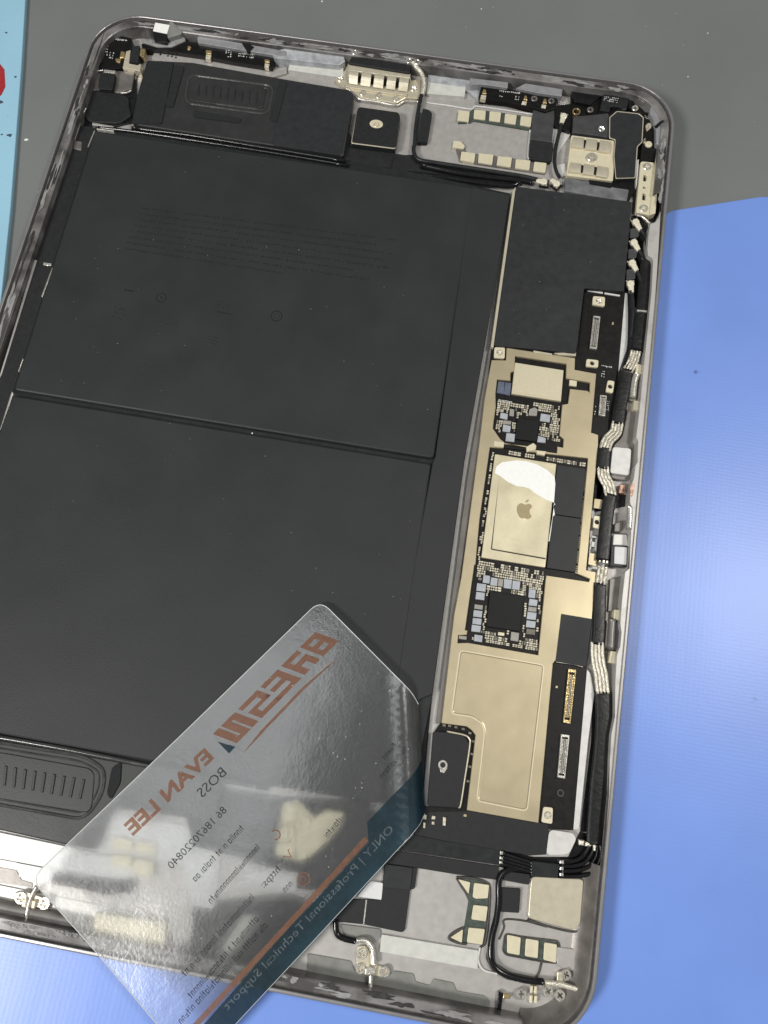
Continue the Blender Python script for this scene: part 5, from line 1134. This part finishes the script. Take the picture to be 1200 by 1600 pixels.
# sheet as a fine grid, clipped to the rounded outline and the bent corner
bm = bmesh.new()
vs0 = [bm.verts.new((x, y, 0)) for x, y in outline]
bm.faces.new(vs0)
for i in range(1, 60): bmesh.ops.bisect_plane(bm, geom=bm.verts[:] + bm.edges[:] + bm.faces[:], plane_co=(i * CS / 60, 0, 0), plane_no=(1, 0, 0))
for i in range(1, 36): bmesh.ops.bisect_plane(bm, geom=bm.verts[:] + bm.edges[:] + bm.faces[:], plane_co=(0, i * CT / 36, 0), plane_no=(0, 1, 0))
for dd in (0, 0.5, 1.0, 1.5, 2.0, 2.6): bmesh.ops.bisect_plane(bm, geom=bm.verts[:] + bm.edges[:] + bm.faces[:], plane_co=(*(F0 + fn * dd), 0), plane_no=(*fn, 0))
bmesh.ops.bisect_plane(bm, geom=bm.verts[:] + bm.edges[:] + bm.faces[:], plane_co=(*(F0 + fn * CUT), 0), plane_no=(*fn, 0), clear_outer=True)
for v in bm.verts:
    P = on_card(v.co.x, v.co.y); v.co = P * MM
bm.normal_update()
if sum(f.normal.z for f in bm.faces) < 0: bmesh.ops.reverse_faces(bm, faces=bm.faces[:])
me = bpy.data.meshes.new('sheet'); bm.to_mesh(me); bm.free()
for p_ in me.polygons: p_.use_smooth = True
me.materials.append(m)
sh = bpy.data.objects.new('sheet', me); COL.objects.link(sh); sh.parent = card

mat('card_edge', (0.62, 0.64, 0.64), 0.3)
loop = []
for i in range(len(outline)):
    a, b = Vector(outline[i]), Vector(outline[(i + 1) % len(outline)])
    k = max(1, int((b - a).length / 1.5))
    loop += [a + (b - a) * (j / k) for j in range(k)]
ok = [(p_ - F0).dot(fn) < CUT for p_ in loop]
st = next(i for i in range(len(loop)) if ok[i] and not ok[i - 1])
run = []
for i in range(len(loop)):
    p_ = loop[(st + i) % len(loop)]
    if (p_ - F0).dot(fn) < CUT: run.append(on_card(p_.x, p_.y))
V, F = tube_data(run, 0.11, None, 6)
link_mesh('edge', V, F, 'card_edge', card, smooth=True)
def ink(name, col, alpha, tint):
    k = bpy.data.materials.new(name); k.use_nodes = True
    nt = k.node_tree; b = nt.nodes['Principled BSDF']
    b.inputs['Base Color'].default_value = (*col, 1); b.inputs['Roughness'].default_value = 0.5
    tr_ = nt.nodes.new('ShaderNodeBsdfTransparent'); tr_.inputs['Color'].default_value = (*tint, 1)
    mx = nt.nodes.new('ShaderNodeMixShader')
    tcn = nt.nodes.new('ShaderNodeTexCoord'); nn = nt.nodes.new('ShaderNodeTexNoise'); nn.inputs['Scale'].default_value = 900
    nt.links.new(tcn.outputs['Object'], nn.inputs['Vector'])
    mr = nt.nodes.new('ShaderNodeMapRange'); mr.inputs['To Min'].default_value = alpha - 0.15; mr.inputs['To Max'].default_value = min(1, alpha + 0.15)
    nt.links.new(nn.outputs['Fac'], mr.inputs['Value']); nt.links.new(mr.outputs['Result'], mx.inputs[0])
    nt.links.new(tr_.outputs[0], mx.inputs[1]); nt.links.new(b.outputs[0], mx.inputs[2])
    nt.links.new(mx.outputs[0], nt.nodes['Material Output'].inputs['Surface'])
    MATS[name] = k
ink('ink_orange', (0.25, 0.12, 0.075), 0.55, (0.60, 0.40, 0.30))
ink('ink_black', (0.012, 0.015, 0.015), 0.7, (0.25, 0.26, 0.26))
ink('ink_teal', (0.006, 0.030, 0.045), 0.55, (0.05, 0.22, 0.32))
ink('ink_white', (0.45, 0.52, 0.55), 0.16, (0.97, 0.97, 0.97))
INKZ = 0.05
def lay(name, loops_faces, material, cut=2.0, z=INKZ):
    # flat print: faces given in card millimetres, cut fine enough to follow the sheet
    V, F = loops_faces
    bm = bmesh.new()
    vv = [bm.verts.new((x, y, 0)) for x, y in V]
    for f in F:
        try: bm.faces.new([vv[i] for i in f])
        except ValueError: pass
    xs = [v[0] for v in V]; ys = [v[1] for v in V]
    def cutat(co, no): bmesh.ops.bisect_plane(bm, geom=bm.verts[:] + bm.edges[:] + bm.faces[:], plane_co=(*co, 0), plane_no=(*no, 0))
    for i in range(1, 60):
        if min(xs) < i * CS / 60 < max(xs): cutat((i * CS / 60, 0), (1, 0))
    for i in range(1, 36):
        if min(ys) < i * CT / 36 < max(ys): cutat((0, i * CT / 36), (0, 1))
    dist = [(Vector(v) - F0).dot(fn) for v in V]
    for dd in (0, 0.5, 1.0, 1.5, 2.0, 2.6):
        if min(dist) < dd < max(dist): cutat(F0 + fn * dd, fn)
    bmesh.ops.bisect_plane(bm, geom=bm.verts[:] + bm.edges[:] + bm.faces[:], plane_co=(*(F0 + fn * (CUT - 0.05)), 0), plane_no=(*fn, 0), clear_outer=True)
    for v in bm.verts: v.co = on_card(v.co.x, v.co.y, z) * MM
    me = bpy.data.meshes.new(name); bm.to_mesh(me); bm.free()
    me.materials.append(MATS[material])
    o_ = bpy.data.objects.new(name, me); COL.objects.link(o_); o_.parent = card
    return o_
def poly_lay(name, polys, material, z=INKZ):
    V, F = [], []
    for p_ in polys:
        k = len(V); V += list(p_); F.append(tuple(range(k, k + len(p_))))
    return lay(name, (V, F), material, z=z)
def text_lay(name, s, p0, p1, height, material, z=INKZ, bold=0.0):
    cu = bpy.data.curves.new('text', 'FONT'); cu.body = s; cu.resolution_u = 2; cu.offset = bold
    to = bpy.data.objects.new('text', cu); COL.objects.link(to)
    dg = bpy.context.evaluated_depsgraph_get()
    me = bpy.data.meshes.new_from_object(to.evaluated_get(dg))
    bpy.data.objects.remove(to); bpy.data.curves.remove(cu)
    xs = [v.co.x for v in me.vertices]
    x0, x1 = min(xs), max(xs)
    a, b = Vector(p0), Vector(p1); d = b - a; Ln = d.length; d.normalize(); up = Vector((d.y, -d.x))
    V = []
    for v in me.vertices:
        q = a + d * ((v.co.x - x0) / (x1 - x0) * Ln) + up * (v.co.y / 0.70 * height)
        V.append((q.x, q.y))
    F = [tuple(p_.vertices) for p_ in me.polygons]
    bpy.data.meshes.remove(me)
    return lay(name, (V, F), material, z=z)
# block logo: letters as polygons, unit cell 0..1 wide, 0..1 down, sheared forward
lg0, lg1 = Vector([(3.70,10.36)][0]), Vector([(37.06,10.62)][0])      # lower edge, start to end
top0 = Vector([(6.21,4.81)][0])
ld = (lg1 - lg0); LW = ld.length; ld.normalize()
lu = (top0 - lg0)
def LG(x, y): q = lg0 + ld * (x * LW) + lu * y; return (q.x, q.y)
glyphs = []
def rects(x0, w, rs):
    for a, b, c, d in rs: glyphs.append([LG(x0 + a * w, b), LG(x0 + c * w, b), LG(x0 + c * w, d), LG(x0 + a * w, d)])
W_ = 0.155
rects(0.00, W_, [(0, 0, .32, 1), (.32, .8, 1, 1), (.32, .4, 1, .6), (.32, 0, 1, .2), (.75, .2, 1, .4), (.75, .6, 1, .8)])
rects(0.185, W_, [(0, 0, .32, .62), (.32, .38, 1, .6), (.0, .8, 1, 1), (.72, .6, 1, .8), (.66, 0, 1, .38)])
rects(0.375, W_ * 1.1, [(0, 0, .30, 1), (.30, .8, 1, 1), (.30, .4, 1, .6), (.30, 0, 1.35, .2)])
rects(0.575, W_ * 1.2, [(0, .42, .28, 1), (.28, .8, 1, 1), (.0, .42, 1, .58), (.72, 0, 1, .42), (-.1, 0, .72, .2)])
rects(0.79, W_ * 1.36, [(0, 0, .28, 1), (.28, .82, .36, 1), (.36, 0, .64, 1), (.64, 0, .72, .18), (.72, 0, 1, 1)])
poly_lay('logo', glyphs, 'ink_orange')
poly_lay('logo_corner', [[(39.99,7.06),(37.81,11.01),(39.86,11.06)]], 'ink_teal')
poly_lay('logo_underline', [[(5.62,13.20),(6.90,13.21),(17.49,12.83),(30.10,13.11),(36.38,13.35),(37.58,13.36),(31.13,12.48),(17.71,12.19),(12.23,12.59)]], 'ink_orange')
text_lay('name_text', 'EVAN LEE', [(43.05,9.25)][0], [(67.11,9.01)][0], 3.2, 'ink_orange', bold=0.035)
text_lay('title_text', 'BOSS', [(43.21,14.09)][0], [(50.78,14.12)][0], 2.3, 'ink_black')
text_lay('phone_text', '86 18670220840', [(48.63,20.22)][0], [(65.66,20.71)][0], 1.75, 'ink_black')
text_lay('address_text', 'https:', [(48.70,38.04)][0], [(53.78,38.13)][0], 1.6, 'ink_black')
# print too small to read: runs of letter-sized strokes
rnd = random.Random(21)
def strokes(name, p0, p1, h, material='ink_black'):
    a, b = Vector(p0), Vector(p1); d = b - a; Ln = d.length; d.normalize(); up = Vector((d.y, -d.x))
    polys = []; x = 0
    def bar(xa, ya, xb, yb): polys.append([tuple(a + d * xx + up * yy) for xx, yy in ((xa, ya), (xb, ya), (xb, yb), (xa, yb))])
    while x < Ln - 0.6:
        if rnd.random() < 0.07: x += 0.6; continue
        k = rnd.choice('oninlte')
        if k == 'o': bar(x, 0, x + .12, h * .7); bar(x + .5, 0, x + .67, h * .7); bar(x + .12, 0, x + .5, h * .13); bar(x + .12, h * .57, x + .5, h * .7); x += 0.92
        elif k == 'n': bar(x, 0, x + .12, h * .7); bar(x + .45, 0, x + .62, h * .62); bar(x + .12, h * .55, x + .45, h * .7); x += 0.86
        elif k == 'e': bar(x, 0, x + .12, h * .7); bar(x + .12, 0, x + .6, h * .13); bar(x + .12, h * .3, x + .6, h * .43); x += 0.84
        elif k == 'l': bar(x, 0, x + .13, h); x += 0.42
        elif k == 't': bar(x + .12, 0, x + .3, h * .95); bar(x, h * .55, x + .45, h * .68); x += 0.65
        else: bar(x, 0, x + .13, h * .7); x += 0.42
    poly_lay(name, polys, material)
strokes('small_print', [(48.51,25.85)][0], [(63.86,26.42)][0], 1.5)
strokes('small_print', [(48.77,31.41)][0], [(64.96,32.27)][0], 1.5)
strokes('small_print', [(56.04,38.18)][0], [(78.40,39.14)][0], 1.6)
strokes('small_print', [(59.06,42.05)][0], [(80.57,43.21)][0], 1.5)
strokes('small_print', [(58.57,44.41)][0], [(85.04,45.36)][0], 1.5)
strokes('small_print', [(8.47,36.94)][0], [(16.17,37.83)][0], 1.2)
strokes('small_print', [(10.07,39.86)][0], [(19.05,40.32)][0], 1.2)
strokes('small_print', [(31.86,40.24)][0], [(37.52,40.65)][0], 1.4)
strokes('small_print', [(48.83,42.11)][0], [(51.40,42.14)][0], 1.4)
# location pin, phone handset marks
pc = Vector([(46.40,42.92)][0])
arc = []
for k in range(20):
    a0, a1 = 2 * math.pi * k / 20, 2 * math.pi * (k + 1) / 20
    arc.append([(pc.x + r_ * math.cos(a), pc.y + r_ * math.sin(a)) for r_, a in ((1.15, a0), (1.5, a0), (1.5, a1), (1.15, a1))])
    arc.append([(pc.x + r_ * math.cos(a), pc.y + r_ * math.sin(a)) for r_, a in ((0.45, a0), (0.7, a0), (0.7, a1), (0.45, a1))])
poly_lay('location_icon', arc, 'ink_orange')
arc = []
hc = Vector([(44.40,31.77)][0])
for k in range(11):
    a0, a1 = math.pi * (0.2 + 1.3 * k / 11), math.pi * (0.2 + 1.3 * (k + 1) / 11)
    arc.append([(hc.x + r_ * math.cos(a), hc.y + r_ * math.sin(a)) for r_, a in ((0.85, a0), (1.15, a0), (1.15, a1), (0.85, a1))])
poly_lay('message_icon', arc, 'ink_orange')
poly_lay('phone_icon', [[(43.93,36.05),(44.77,36.03),(45.34,37.76),(45.12,37.85),(44.65,36.36)], [(46.23,36.22),(45.13,37.54),(45.40,37.60),(46.44,36.35)]], 'ink_orange')
# orange rule and dark band along the lower edge
ra, rb = Vector((30.6, 46.9)), Vector((CS - 0.1, 47.7))
rd = (rb - ra).normalized(); rn = Vector((rd.y, -rd.x)) * 0.58
poly_lay('orange_rule', [[tuple(ra + rn), tuple(rb + rn), tuple(rb - rn), tuple(ra - rn)]], 'ink_orange')
bs0 = [(21.11,44.67)][0]
poly_lay('dark_band', [[(CS - 0.02, 49.0), (CS - 0.02, CT - 3.2), (CS - 1.2, CT - 1.0), (CS - 3.4, CT - 0.02), (3.0, CT - 0.02), (0.02, CT - 3.0), (0.02, 44.8), (28.0, 44.5), (31.0, 47.9), (60, 48.0)]], 'ink_teal', z=0.12)
text_lay('band_text', 'ONLY | Professional Technical Support', [(24.92,50.05)][0], [(76.19,50.39)][0], 1.7, 'ink_white', z=0.16)
# specks and scuffs on the card
rnd = random.Random(33)
polys = []
for k in range(150):
    c = (rnd.uniform(2, CS - 2), rnd.uniform(2, CT - 8)); r_ = rnd.uniform(0.05, 0.16)
    polys.append([(c[0] + r_ * rnd.uniform(.5, 1) * math.cos(a), c[1] + r_ * rnd.uniform(.5, 1) * math.sin(a)) for a in (0, 1.25, 2.5, 3.8, 5.0)])
o_ = poly_lay('card_specks', polys, 'dust_fleck', z=0.06); o_['kind'] = 'stuff'
